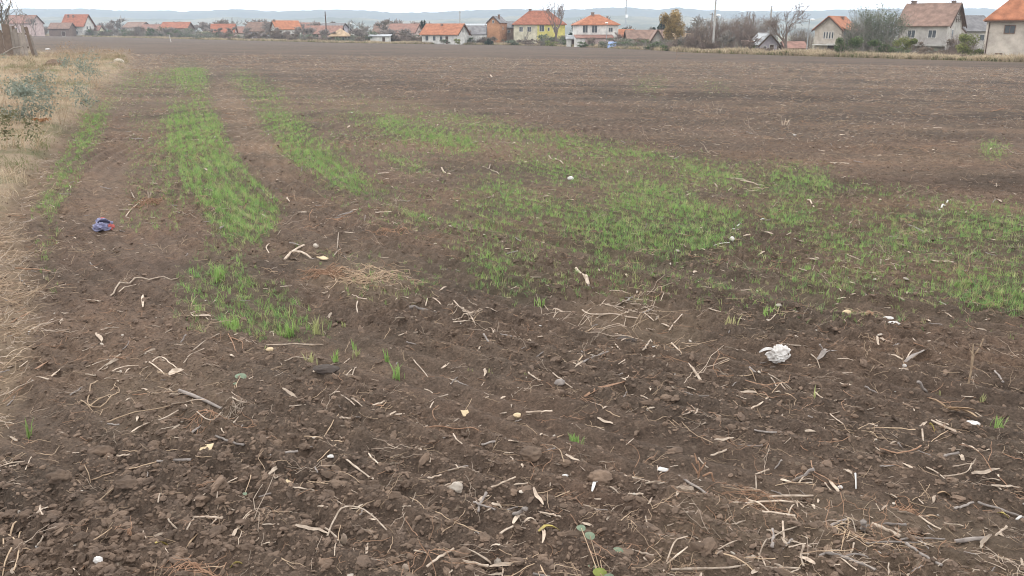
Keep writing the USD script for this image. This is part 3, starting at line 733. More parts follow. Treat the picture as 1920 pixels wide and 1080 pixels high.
def slab(c4, t):
    """A roof plane of thickness t through four corners."""
    c = np.asarray(c4, float)
    n = np.cross(c[1] - c[0], c[2] - c[0]); n /= np.linalg.norm(n)
    if n[2] < 0: n = -n
    v = np.vstack([c, c + n * t])
    f = [[0, 3, 2, 1], [4, 5, 6, 7]] + [[k, (k + 1) % 4, (k + 1) % 4 + 4, k + 4] for k in range(4)]
    return v, np.array(f)

def house(label, px, Y, w, d, h, rh, yaw, wall, roof, style='x', cat='house', name='house', wins=(), chim=(), over=0.45, doors=(), fm=None, extra=None, sink=0.3, split=None):
    """A house whose front centre stands in column px at distance Y. wins: (face, along, sill, width, height)."""
    p = at(px, Y)
    t = thing(name, label, cat, (p[0], p[1], p[2] - sink), math.radians(yaw))
    h = h + sink
    body = MB()
    if style == 'hip':
        body.box(-w / 2, 0, 0, w / 2, d, h)
        body.add(*gable_solid(0.01, 0.01, 0.01, 0.01, 'x'))
    elif style == 'shed':
        body.box(-w / 2, 0, 0, w / 2, d, h)
    else:
        body.add(*gable_solid(w, d, h, rh, style))
    if split:
        wm = MB(); wm.box(-w / 2, 0, 0, split[0], d, h); part('wall', wm, wall, t)
        wm = MB(); wm.box(split[0] + 0.003, -0.02, 0, w / 2, d, h); part('wall', wm, split[1], t, label=split[2])
    else:
        part('wall', body, wall, t)
    o, th = over, 0.16
    rb = MB()
    if style == 'x':
        k = rh / (d / 2); zz = h - o * k
        for s in (0, 1):
            y0, yr = (-o, d / 2) if s == 0 else (d + o, d / 2)
            rb.add(*slab([(-w / 2 - o, y0, zz), (w / 2 + o, y0, zz), (w / 2 + o, yr, h + rh), (-w / 2 - o, yr, h + rh)], th))
    elif style == 'y':
        k = rh / (w / 2); zz = h - o * k
        for s in (-1, 1):
            rb.add(*slab([(s * (w / 2 + o), -o, zz), (s * (w / 2 + o), d + o, zz), (0, d + o, h + rh), (0, -o, h + rh)], th))
    elif style == 'hip':
        a, z0 = min(w, d) / 2 + o, h + 0.01
        X, Y0, Y1 = w / 2 + o, -o, d + o
        ym = d / 2
        if w >= d:
            r1, r2 = (-X + a, ym), (X - a, ym)
        else:
            r1, r2 = (0, Y0 + a), (0, Y1 - a)
        v = [(-X, Y0, z0), (X, Y0, z0), (X, Y1, z0), (-X, Y1, z0), (*r1, h + rh), (*r2, h + rh)]
        v += [(x, y, z - 0.18) for x, y, z in v[:4]]
        if w >= d: f = [[0, 1, 5], [0, 5, 4], [1, 2, 5], [2, 3, 4], [2, 4, 5], [3, 0, 4]]
        else: f = [[0, 1, 4], [1, 2, 5], [1, 5, 4], [2, 3, 5], [3, 0, 4], [3, 4, 5]]
        f += [[0, 6, 7], [0, 7, 1], [1, 7, 8], [1, 8, 2], [2, 8, 9], [2, 9, 3], [3, 9, 6], [3, 6, 0], [6, 8, 7], [6, 9, 8]]
        rb.add(v, f)
    else:
        rb.add(*slab([(-w / 2 - o, -o, h + 0.02), (w / 2 + o, -o, h + 0.02), (w / 2 + o, d + o, h + rh), (-w / 2 - o, d + o, h + rh)], 0.12))
    rp = part('roof', rb, roof, t)
    if style == 'x':      # verge boards under the gable edges
        k = rh / (d / 2)
        for s in (-1, 1):
            eb = MB()
            for y0 in (-o, d + o):
                yr = d / 2
                eb.add(*slab([(s * (w / 2 + o - 0.02), y0, h - o * k - 0.26), (s * (w / 2 + o + 0.10), y0, h - o * k - 0.26), (s * (w / 2 + o + 0.10), yr, h + rh - 0.26), (s * (w / 2 + o - 0.02), yr, h + rh - 0.26)], 0.22))
            part('verge_board', eb, wood_m, rp)
    elif style == 'y':
        eb = MB(); k = rh / (w / 2)
        for s in (-1, 1):
            eb.add(*slab([(s * (w / 2 + o), -o - 0.10, h - o * k - 0.26), (s * (w / 2 + o), -o + 0.02, h - o * k - 0.26), (0, -o + 0.02, h + rh - 0.26), (0, -o - 0.10, h + rh - 0.26)], 0.22))
        part('verge_board', eb, wood_m, rp)
    for (cx, cy, ct, cs) in chim:
        cb = MB(); cb.box(cx - cs / 2, cy - cs / 2, h + 0.1, cx + cs / 2, cy + cs / 2, h + ct); cb.box(cx - cs / 2 - 0.07, cy - cs / 2 - 0.07, h + ct + 0.003, cx + cs / 2 + 0.07, cy + cs / 2 + 0.07, h + ct + 0.14)
        part('chimney', cb, P['brown'] if cs > 0.5 else T['brown'], rp)
    def opening(kind, face, a, z, ww, hh):
        fb, pb = MB(), MB(); e = 0.09
        z += sink
        def put(mb, x0, z0, x1, z1, o0, o1):
            if face == 'f': mb.box(x0, -o1, z0, x1, -o0, z1)
            elif face == 'r': mb.box(w / 2 + o0, x0, z0, w / 2 + o1, x1, z1)
            else: mb.box(-w / 2 - o1, x0, z0, -w / 2 - o0, x1, z1)
        x0, x1 = a - ww / 2, a + ww / 2
        put(fb, x0 - e, z - e, x1 + e, z, 0.0, 0.09); put(fb, x0 - e, z + hh, x1 + e, z + hh + e, 0.0, 0.07)
        put(fb, x0 - e, z, x0, z + hh, 0.0, 0.07); put(fb, x1, z, x1 + e, z + hh, 0.0, 0.07)
        if kind == 'window' and ww > 0.9: put(fb, (x0 + x1) / 2 - 0.03, z, (x0 + x1) / 2 + 0.03, z + hh, 0.0, 0.06)
        put(pb, x0, z, x1, z + hh, 0.0, 0.022)
        if kind == 'window':
            f_ = part('window', fb, fm or frame_m, t); part('pane', pb, pane_m, f_)
        else:
            f_ = part('door', pb, wood_m, t); part('frame', fb, fm or frame_m, f_)
    for q in wins: opening('window', *q)
    for q in doors: opening('door', *q)
    if extra: extra(t, w, d, h, sink)
    return t

# right foreground house: big orange roof, beige wall
def big_extra(t, w, d, h, sink):
    g = MB(); g.box(-w / 2 - 0.5, -0.62, h - 0.36, w / 2 + 0.5, -0.47, h - 0.22); part('gutter', g, wood_m, t)
    g = MB(); g.mesh(trimesh.creation.cylinder(0.06, h - 0.5, sections=8).apply_translation([-w / 2 + 0.12, -0.1, h / 2 - 0.1])); part('downpipe', g, wood_m, t)
    c = MB(); c.box(-w / 2 - 0.03, -0.06, sink + 0.02, w / 2 + 0.03, -0.003, sink + 0.75); part('plinth', c, concrete_m, t)
house('large beige house with steep orange tiled roof at the right end of the village', 2046, 106, 23.0, 10, 5.0, 5.2, -27, P['beige'], T['orange'], 'hip', wins=[('f', -9.1, 3.35, 1.05, 0.85), ('f', -5.9, 3.5, 0.4, 0.42), ('f', -6.55, 1.05, 0.35, 0.45), ('f', -9.9, 0.25, 0.65, 0.6)], chim=[(-6.1, 2.6, 2.6, 0.62)], fm=brown_frame_m, extra=big_extra, over=0.5)

def balcony(t, w, d, h, sink):
    b = MB(); b.box(0.5, -1.3, sink + 1.0, w / 2 + 0.6, -0.02, sink + 1.2); b.box(0.5, -1.3, sink + 1.2, w / 2 + 0.6, -1.2, sink + 2.0)
    part('balcony', b, concrete_m, t)
def terrace(t, w, d, h, sink):
    b = MB(); b.box(-1.5, -2.8, sink + 1.55, w / 2 + 2.6, -0.02, sink + 1.85); part('terrace_slab', b, concrete_m, t)
    for x in (-1.2, 2.2, w / 2 + 2.2):
        c = MB(); c.box(x - 0.15, -2.6, 0, x + 0.15, -2.3, sink + 1.548); part('post', c, concrete_m, t)
    tr = MB()
    for z in (0.7, 1.5): tr.box(w / 2 + 0.35, d / 2 - 2.0 + z, h + z - 0.06, w / 2 + 0.45, d / 2 + 2.0 - z, h + z + 0.06)
    for y in (-1.0, 0, 1.0): tr.box(w / 2 + 0.36, d / 2 + y - 0.06, h + 0.2, w / 2 + 0.44, d / 2 + y + 0.06, h + 2.2 - abs(y))
    part('gable_timbers', tr, wood_m, t)
house('grey house with a broad dull brown roof and timbered gable beside the tall grey-green shrubs', 1724, 152, 7.8, 8.0, 5.2, 3.3, -42, P['grey'], T['dull'], 'x', wins=[('f', 1.6, 2.9, 1.2, 1.2), ('f', -1.8, 2.9, 1.2, 1.2), ('r', 3.0, 2.6, 0.8, 1.6)], chim=[(-3.3, 4.0, 3.7, 0.7), (3.2, 4.0, 3.6, 0.6)], extra=terrace, over=0.6)

def porch(t, w, d, h, sink):
    for x in (2.35, 3.35):
        pass
    r = MB(); r.box(w / 2 + 0.003, 0.3, 2.6, w / 2 + 1.9, 5.2, 2.85); part('loggia_floor', r, concrete_m, t)
    for y in (0.45, 2.6, 4.9):
        c = MB(); c.box(w / 2 + 1.55, y, 0, w / 2 + 1.8, y + 0.25, h - 0.5); part('post', c, P['white'], t)
    c = MB(); c.box(w / 2 + 1.6, 0.72, 2.853, w / 2 + 1.72, 5.0, 3.6); part('parapet', c, concrete_m, t)
    b = MB(); b.add(*slab([(w / 2 - 0.4, -0.4, h + 0.32), (w / 2 - 0.4, 5.8, h + 0.32), (w / 2 + 2.2, 5.8, h - 0.6), (w / 2 + 2.2, -0.4, h - 0.6)], 0.15)); part('loggia_roof', b, T['orange'], t)
    g = MB(); g.box(-w / 2 + 0.2, -1.4, 1.7, w / 2 - 1.0, -0.02, 1.9); part('canopy', g, P['white'], t)
house('grey gabled house with orange roof and pillared loggia right of the bare tree', 1549, 178, 5.4, 8.2, 4.6, 2.3, -40, P['beige'], T['orange'], 'y', wins=[('f', -0.7, 2.7, 0.28, 1.2), ('f', -0.15, 2.7, 0.28, 1.2), ('f', 0.4, 2.7, 0.28, 1.2), ('f', 0.95, 2.7, 0.28, 1.2), ('r', 1.6, 2.9, 1.2, 1.2), ('r', 3.9, 2.9, 1.0, 1.4)], doors=[('f', 0.9, 0.1, 1.5, 1.55)], chim=[(0.8, 5, 2.2, 0.5)], extra=porch)
house('low outbuilding with a brown-red roof behind the field edge', 1491, 170, 3.6, 4, 0.9, 1.0, 0, P['brown'], T['faded'], 'x', name='outbuilding', cat='outbuilding', doors=[('f', -1.0, 0.05, 0.7, 0.8)], sink=0.1)
house('weathered grey shed with a pale front and sagging gable under the bare tree', 1440, 150, 3.0, 4, 1.7, 1.5, 8, P['lilac'], T['sheet'], 'y', name='shed', cat='shed', doors=[('f', 0.55, 0.05, 0.7, 1.3)], wins=[('f', -0.7, 0.6, 0.5, 0.5)], fm=frame_m)
house('dark flat-roofed wooden shed left of the pale shed', 1408, 152, 1.9, 2.6, 1.75, 0.2, 0, wood_m, T['brown'], 'shed', name='shed', cat='shed', doors=[('f', 0.2, 0.02, 0.8, 1.4)], over=0.2)
# pink house with red lean-to
def leanto(t, w, d, h, sink):
    b = MB(); b.add(*slab([(-w / 2 - 1.2, -2.9, 2.55), (w / 2 - 1.6, -2.9, 2.55), (w / 2 - 1.6, -0.02, 3.3), (-w / 2 - 1.2, -0.02, 3.3)], 0.13)); part('lean_to_roof', b, T['faded'], t)
    b = MB(); b.box(-w / 2 - 1.0, -2.6, 0, -w / 2 + 1.4, -0.02, 2.6); part('lean_to_wall', b, P['white'], t)
    b = MB(); b.box(-w / 2 + 1.403, -2.5, 0, w / 2 - 2.0, -0.02, 2.6); part('lean_to_wall', b, P['pink'], t, label='faded pink wall of the lean-to')
house('pink-white house with orange hip roof and a faded red lean-to', 1121, 228, 10.4, 8.5, 5.6, 2.5, 6, P['white'], T['orange'], 'hip', wins=[('f', -3.4, 3.6, 1.2, 1.7), ('f', -1.0, 3.6, 1.3, 1.7), ('f', 3.2, 3.8, 1.0, 1.0)], chim=[(-0.8, 4, 2.9, 0.7), (2.9, 3, 1.9, 0.4)], extra=leanto)
house('low building with bright orange roof right of the pink house', 1165, 240, 5.2, 5, 2.9, 1.7, -8, P['white'], T['orange'], 'x', name='outbuilding', cat='outbuilding', doors=[('f', 0.6, 0.1, 0.9, 1.9)])
house('long grey barn with a weathered brown roof behind the thicket', 1212, 215, 9.0, 6, 2.3, 1.9, 0, P['beige'], T['dull'], 'x', name='barn', cat='barn', doors=[('f', -1.4, 0.1, 1.6, 1.8)], wins=[('f', 2.4, 0.8, 0.7, 0.7)])
house('grey gable-fronted barn behind the tan willow', 1232, 190, 2.9, 6, 1.7, 2.3, -5, P['grey'], T['dull'], 'y', name='barn', cat='barn', wins=[('f', 0, 0.8, 0.7, 0.7)])
house('pale grey barn at the right of the willow', 1290, 200, 5.2, 6, 1.9, 1.5, 6, P['grey'], T['tan'], 'x', name='barn', cat='barn', wins=[('f', -1.2, 0.7, 0.7, 0.6)])
house('small white outhouse with a pale roof between yellow and pink houses', 1072, 232, 2.4, 3, 2.1, 0.7, 0, P['white'], T['sheet'], 'x', name='outbuilding', cat='outbuilding', doors=[('f', 0.3, 0.1, 0.8, 1.7)])
# yellow and cream double house
house('two-storey house, left half cream and right half yellow, under one red hip roof', 1011, 268, 15.4, 9.5, 6.1, 4.0, 0, P['cream'], T['red'], 'hip', split=(-0.6, P['yellow'], 'bright yellow right half of the wall'), wins=[('f', 0.75, 4.1, 1.3, 1.7), ('f', 2.8, 4.2, 0.45, 0.9), ('f', 4.8, 3.9, 0.9, 1.4), ('f', 0.9, 1.3, 0.5, 0.7), ('f', 3.2, 1.3, 0.9, 0.9), ('f', -5.5, 4.0, 1.0, 1.3), ('f', -3.0, 4.0, 1.0, 1.3)], chim=[(-2.7, 5, 4.4, 0.8), (2.6, 4.3, 4.3, 0.7)], over=0.55)
house('raw orange brick house with grey roof left of the yellow house', 925, 268, 3.9, 9, 6.4, 1.8, -14, P['brick'], T['grey'], 'y', wins=[('f', 0.0, 6.3, 0.45, 0.7), ('r', 4.0, 4.4, 0.7, 0.8)], chim=[(1.0, 3, 2.2, 0.5)], over=0.2)
house('unfinished brown brick wing with a grey roof behind the brick house', 952, 276, 5.0, 7, 5.0, 1.9, 0, P['rawbrick'], T['grey'], 'x', wins=[('f', 0.4, 3.6, 0.7, 0.7)], chim=[(-1.6, 3, 2.2, 0.4)], over=0.2)
house('small white house with a grey roof left of the brick house', 894, 262, 5.3, 6, 2.9, 2.3, 0, P['white'], T['grey'], 'x', wins=[('f', 1.8, 1.0, 0.7, 0.9)], over=0.2)
house('single-storey white house with long red-orange roof and dark gable boards', 824, 255, 11.2, 8, 2.9, 2.7, -22, P['white'], T['orange'], 'x', wins=[('f', -4.0, 1.0, 0.9, 1.3), ('f', -1.6, 1.0, 0.8, 1.2), ('f', 0.6, 0.9, 0.8, 1.3), ('r', 4, 3.3, 0.6, 0.9)], doors=[('f', 2.4, 0.1, 0.9, 2.1)], chim=[(-0.6, 3, 2.6, 0.5)], over=0.6)
house('white-plastered shed with a flat roof left of the long red-orange roof', 712, 262, 5.6, 4, 1.9, 0.5, 0, P['white'], T['sheet'], 'shed', name='shed', cat='shed', doors=[('f', 1.2, 0.1, 0.8, 1.6)])
house('house with a pinkish red roof and pale gable wall in the village centre', 752, 292, 9.5, 8, 3.3, 2.7, -16, P['pink'], T['faded'], 'x', wins=[('f', -2, 1.2, 0.9, 1.1), ('f', 1.5, 1.2, 0.9, 1.1)], chim=[(3.4, 4, 3.0, 0.5)])
house('low house with a dark brown-red roof farther back in the village centre', 722, 330, 8.5, 8, 3.6, 2.6, -6, P['brown'], T['brown'], 'x', wins=[('f', 1.0, 1.2, 0.9, 1.1)], chim=[(-3.0, 4, 3.2, 0.5)])
house('small pavilion with a sand-coloured pyramid roof at the field edge', 637, 262, 4.4, 4.4, 1.9, 2.1, 0, P['brown'], T['tan'], 'hip', name='pavilion', cat='pavilion', doors=[('f', -0.8, 0.05, 0.8, 1.7)], wins=[('f', 1.0, 0.7, 0.9, 0.8)], over=0.9)
house('grey-roofed house with a white gable behind the pavilion', 616, 340, 10.0, 8, 4.0, 2.5, -24, P['lilac'], T['grey'], 'x', wins=[('f', -2, 1.4, 0.9, 1.1), ('f', 1.6, 1.4, 0.9, 1.1)])
house('long low house with faded pink roof left of the pavilion', 606, 300, 12.0, 8, 2.6, 2.5, 4, P['pink'], T['faded'], 'x', wins=[('f', -3, 0.9, 0.9, 1.1), ('f', 0, 0.9, 0.9, 1.1), ('f', 3, 0.9, 0.9, 1.1)])
house('house with bright orange roof and white wall left of the utility pole', 543, 330, 9.0, 9, 4.2, 2.9, 28, P['white'], T['orange'], 'x', wins=[('f', -2, 1.3, 1.0, 1.2), ('f', 1.5, 1.3, 1.0, 1.2)], chim=[(-4.2, 4, 3.2, 0.6)])
house('brick-red roofed house between the orange and grey roofs', 578, 352, 7.5, 8, 3.9, 2.9, 0, P['pink'], T['faded'], 'x', wins=[('f', 0.5, 1.3, 1.0, 1.2)])
house('low lilac-walled house with a purple-brown roof left of the bright orange roof', 487, 345, 12.0, 9, 3.4, 3.2, -10, P['lilac'], T['brown'], 'x', wins=[('f', -3, 1.2, 0.9, 1.1), ('f', 2, 1.2, 0.9, 1.1)])
house('low red-roofed house at the left of the village', 418, 365, 9.0, 8, 2.8, 3.2, 8, P['pink'], T['red'], 'x', wins=[('f', -1.5, 1.1, 0.9, 1.1), ('f', 2, 1.1, 0.9, 1.1)], chim=[(1.5, 4, 3.5, 0.5)])
house('long pinkish roof low behind the small cream house', 447, 400, 13.0, 8, 2.8, 2.6, 0, P['beige'], T['faded'], 'x', wins=[('f', -3, 1.1, 0.9, 1.1), ('f', 3, 1.1, 0.9, 1.1)])
house('tiny cream house standing alone at the field edge on the left', 381, 345, 4.2, 4, 2.0, 0.7, 0, P['cream'], T['tan'], 'x', doors=[('f', 0.9, 0.1, 0.8, 1.6)], wins=[('f', -0.9, 0.7, 0.7, 0.8)], over=0.25)
house('long house with a dark red roof in front of the hills on the left', 328, 425, 12.5, 9, 4.6, 2.6, 0, P['brown'], T['red'], 'x', wins=[('f', -3, 1.5, 1, 1.2), ('f', 3, 1.5, 1, 1.2)])
house('house with a faded orange roof left of the dark red roof', 285, 430, 8.5, 8, 3.4, 2.6, 10, P['pink'], T['faded'], 'x', wins=[('f', 0, 1.2, 1, 1.2)])
house('grey-brown house with an open gable beside the parked car', 248, 435, 10.0, 9, 4.6, 2.4, -18, P['grey'], T['dull'], 'x', wins=[('f', 1.5, 1.3, 1, 1.2)])
house('small house with an orange roof and cream wall right of the big left house', 176, 440, 5.0, 7, 2.9, 2.2, 0, P['cream'], T['faded'], 'x', wins=[('f', 0.5, 1, 0.9, 1.1)])
house('tall white house with a steep red roof standing clear at far left', 139, 432, 10.4, 10, 5.2, 5.0, -4, P['white'], T['red'], 'x', wins=[('f', -3.0, 1.2, 1.2, 1.2), ('f', 1.5, 1.2, 1.2, 1.2), ('r', 3.6, 3.4, 1.1, 1.3), ('r', 6.2, 3.4, 1.1, 1.3)], chim=[(-3.6, 3.5, 4.6, 0.6), (-1.0, 3.5, 4.6, 0.6)], over=0.8)
house('low brown outbuilding with a long dull roof left of the tall white house', 112, 425, 9.6, 7, 3.6, 2.5, 0, P['brown'], T['dull'], 'x', name='outbuilding', cat='outbuilding', doors=[('f', 2, 0.1, 1.6, 2.2)])
house('orange-roofed house half hidden behind the old board fence', 36, 405, 13.0, 9, 5.6, 3.4, -6, P['pink'], T['faded'], 'x', wins=[('f', 3, 2.2, 1.1, 1.3), ('f', -1, 2.2, 1.1, 1.3)], chim=[(2, 4, 3.8, 0.6)])
house('pink gabled house far back between the timbered gable and the big orange roof', 1800, 240, 7.0, 8, 5.6, 2.6, 20, P['pink'], T['faded'], 'y', wins=[('f', 0.6, 4.2, 1.0, 1.1)])
house('grey roof of a house just left of the big beige house', 1832, 160, 5.5, 8, 4.4, 2.5, 10, P['grey'], T['grey'], 'x', wins=[('f', 0.4, 2.6, 0.9, 1.0)])
house('long white hall on the slope behind the grey-roofed white house', 895, 640, 18, 12, 9.5, 1.0, 0, P['white'], T['sheet'], 'x', name='hall', cat='hall', wins=[('f', -4, 5, 2, 1.5), ('f', 2, 5, 2, 1.5)])

# ------------------------------------------------------------------ poles, lamps, mast
def pole(label, px, Y, hgt, r0, r1, m, name='utility_pole', cat='utility pole', arms=(), lean=0.0, lamp=None, group=None):
    p = at(px, Y)
    t = thing(name, label, cat, p, 0, group)
    b = MB(); b.add(*tube([(0, 0, -0.4), (lean * 0.5, 0, hgt / 2), (lean, 0, hgt)], [r0, (r0 + r1) / 2, r1], 10)); part('shaft', b, m, t, 40)
    for z, w in arms:
        a = MB(); a.box(-w / 2 + lean, -0.06, z, w / 2 + lean, 0.06, z + 0.12); ar = part('crossarm', a, steel_m, t)
        for x in (-w * 0.42, 0, w * 0.42):
            i = MB(); i.mesh(trimesh.creation.cylinder(0.06, 0.24, sections=8).apply_translation([x + lean, 0, z + 0.243])); part('insulator', i, frame_m, ar)
    if lamp:
        z, dx = lamp
        a = MB(); a.add(*tube([(lean, 0, z), (lean + dx * 0.6, 0, z + 0.25), (lean + dx, 0, z + 0.25)], 0.04, 6)); ar = part('lamp_arm', a, steel_m, t)
        l = trimesh.creation.icosphere(2, 1.0); l.apply_scale([0.42, 0.22, 0.16]); l.apply_translation([lean + dx + 0.2, 0, z + 0.2]); part('lamp_head', MB().mesh(l), lamp_m, ar, True)
    return t
pole('tall concrete utility pole at the field edge, cut by the top of the picture', 1336, 146, 11.5, 0.20, 0.09, concrete_m, lean=0.0, arms=[(5.3, 0.5)])
pole('wooden pole with a lamp beside the concrete pole', 1331, 158, 6.6, 0.14, 0.10, grey_m, arms=[(6.3, 0.9)], lamp=(6.0, 0.9))
pole('pale concrete pole among the bare branches of the big tree', 1440, 165, 8.2, 0.2, 0.11, concrete_m, arms=[(7.4, 0.7)])
pole('street lamp with a white head left of the loggia house', 1512, 168, 6.1, 0.10, 0.07, steel_m, name='street_lamp', cat='street lamp', lamp=(5.8, 0.35))
pole('utility pole rising behind the long red-orange roof', 863, 300, 10.6, 0.22, 0.16, concrete_m, arms=[(9.9, 0.8)])
pole('shorter pole left of the pole behind the long red-orange roof', 854, 300, 6.6, 0.2, 0.15, grey_m, arms=[(6.0, 1.2)])
pole('dark utility pole between the orange and white gables on the left', 613, 290, 9.4, 0.24, 0.14, wood_m, arms=[(8.2, 0.9)])
pole('slender pole in front of the hills at far left', 231, 420, 9.8, 0.2, 0.13, concrete_m, arms=[(8.8, 1.0)])
pole('street lamp with white head over the pink house', 1137, 222, 6.0, 0.09, 0.06, steel_m, name='street_lamp', cat='street lamp', lamp=(5.7, -0.35))
pole('street lamp far away right of the white gable', 657, 330, 6.6, 0.12, 0.1, steel_m, name='street_lamp', cat='street lamp', lamp=(6.3, 0.4))
mp = at(1172, 900)
mt = thing('radio_mast', 'thin radio mast on the far slope, cut by the top of the picture', 'mast', mp)
b = MB(); b.add(*tube([(0, 0, -2), (0, 0, 30), (0, 0, 60)], [0.8, 0.55, 0.35], 8)); part('shaft', b, steel_m, mt)
b = MB(); b.mesh(trimesh.creation.box([2.6, 2.0, 3.0]).apply_translation([0.9, 0, 21])); part('equipment_cabin', b, lamp_m, mt)

# ------------------------------------------------------------------ trees and shrubs
bark_m = mat('grey_bark', (0.17, 0.135, 0.115), (0.11, 0.088, 0.075), scale=4, rough=0.95, detail=5)
bark2_m = mat('pale_bark', (0.27, 0.235, 0.20), (0.18, 0.155, 0.135), scale=4, rough=0.95, detail=5)
twig_m = mat('brown_twigs', (0.21, 0.16, 0.135), (0.15, 0.115, 0.098), scale=1.0, rough=0.95)
twig2_m = mat('grey_twigs', (0.25, 0.225, 0.195), (0.15, 0.135, 0.12), scale=1.0, rough=0.95)
leafs = {k: mat('foliage_' + k, c, c2, scale=0.9, rough=0.75, detail=4, trans=0.25, lo=0.4, hi=0.6) for k, c, c2 in (
    ('grey_green', (0.185, 0.20, 0.14), (0.125, 0.145, 0.095)), ('green', (0.12, 0.15, 0.065), (0.075, 0.10, 0.045)), ('yellow_green', (0.25, 0.255, 0.09), (0.17, 0.19, 0.07)),
    ('dark', (0.042, 0.055, 0.030), (0.028, 0.038, 0.022)), ('tan', (0.40, 0.29, 0.13), (0.28, 0.20, 0.09)), ('brown', (0.20, 0.155, 0.115), (0.14, 0.11, 0.085)))}

def grow(g, p, d, L, r, depth, out, up=0.25, spread=0.6, kids=3):
    n = 5
    pts, rad = [p], [r]
    for k in range(n):
        d = d + g.normal(0, 0.13, 3) + np.array([0, 0, up * 0.12]); d /= np.linalg.norm(d)
        p = p + d * L / n; pts.append(p); rad.append(r * (1 - 0.45 * (k + 1) / n))
    out.setdefault(depth, []).append((np.array(pts), np.array(rad)))
    if depth == 0: return
    for k in range(kids + (g.random() < 0.5)):
        i = g.integers(2, n + 1)
        a = g.normal(0, 1, 3); a -= a.dot(d) * d; a /= np.linalg.norm(a)
        nd = d * math.cos(spread) + a * math.sin(spread) + np.array([0, 0, up]); nd /= np.linalg.norm(nd)
        grow(g, pts[i], nd, L * g.uniform(0.55, 0.8), rad[i] * 0.62, depth - 1, out, up, spread * g.uniform(0.85, 1.15), kids)

def bare_tree(label, px, Y, hgt, r, seed, depth=4, m=None, tm=None, trunk_h=0.3, up=0.3, spread=0.6, kids=3, cat='tree', name='bare_tree', minr=0.012, lean=(0, 0)):
    g = np.random.default_rng(seed); p = at(px, Y)
    t = thing(name, label, cat, p)
    out = {}
    grow(g, np.array([0, 0, -0.2]), np.array([lean[0], lean[1], 1.0]) / np.linalg.norm([*lean, 1.0]), hgt * trunk_h, r, depth, out, up, spread, kids)
    top = max(x[:, 2].max() for v in out.values() for x, _ in v); k = hgt / top
    tr, cr = MB(), MB()
    for dpt, br in out.items():
        for pts, rad in br:
            (tr if dpt == depth else cr).add(*tube(pts * k, np.maximum(rad * (k if k < 1 else 1), minr), 7 if dpt == depth else 4 if dpt > 1 else 3, False))
    part('trunk', tr, m or bark_m, t, True)
    part('crown', cr, tm or twig_m, t)
    return t

def leaf_cloud(g, n, size, w, d, h, z0, lobes, shell=0.55):
    """Leaf clumps spread through several uneven lobes."""
    mb = MB()
    c = np.stack([g.uniform(-0.5, 0.5, lobes) * w * 0.75, g.uniform(-0.5, 0.5, lobes) * d * 0.75, z0 + h * g.uniform(0.18, 0.86, lobes)], -1)
    ra = g.uniform(0.16, 0.34, lobes)
    k = g.integers(0, lobes, n)
    u = g.normal(0, 1, (n, 3)); u /= np.linalg.norm(u, axis=1, keepdims=True)
    rr = g.random(n) ** shell
    q = c[k] + u * rr[:, None] * ra[k, None] * np.array([w * 0.8, d * 0.8, h * 0.75])
    q = q[q[:, 2] > z0 - 0.05]; n = len(q)
    s = size * g.uniform(0.5, 1.4, n)
    a = g.normal(0, 1, (n, 3)); a /= np.linalg.norm(a, axis=1, keepdims=True)
    b = np.cross(a, g.normal(0, 1, (n, 3))); b /= np.linalg.norm(b, axis=1, keepdims=True)
    v = np.stack([q - a * s[:, None], q + b * s[:, None] * 0.55, q + a * s[:, None], q - b * s[:, None] * 0.55], 1).reshape(-1, 3)
    f = np.arange(4 * n).reshape(-1, 4)
    return mb.add(v, f)

def stems(g, n, w, d, h, r=0.02, fan=0.5):
    mb = MB()
    for k in range(n):
        b = np.array([g.uniform(-0.4, 0.4) * w, g.uniform(-0.4, 0.4) * d, -0.1])
        L = h * g.uniform(0.5, 1.05)
        o = np.array([g.normal(0, fan) * w * 0.25, g.normal(0, fan) * d * 0.25, L])
        mid = b + o * 0.5 + g.normal(0, 0.05, 3) * L
        mb.add(*tube([b, mid, b + o], [r, r * 0.7, r * 0.35], 3, False))
        for q in range(3):
            s = b + o * g.uniform(0.35, 0.9)
            e = s + np.array([g.normal(0, 0.16), g.normal(0, 0.16), g.uniform(0.1, 0.3)]) * L
            mb.add(*tube([s, (s + e) / 2 + g.normal(0, 0.02, 3) * L, e], [r * 0.55, r * 0.45, r * 0.25], 3, False))
    return mb

def shrub(label, px, Y, w, h, leaf, seed, n=900, size=0.14, nstem=14, lobes=7, name='shrub', cat='shrub', d=None, tw=None, group=None, r=0.025, shell=0.55, z0=0.0):
    g = np.random.default_rng(seed); p = at(px, Y); d = d or w * 0.7
    t = thing(name, label, cat, p, 0, group)
    part('stem' if name == 'shrub' else 'trunk', stems(g, nstem, w, d, h * 0.95, r), tw or twig_m, t)
    if n:
        part('foliage' if name == 'shrub' else 'crown', leaf_cloud(g, n, size, w, d, h, z0, lobes, shell), leafs[leaf], t)
    return t

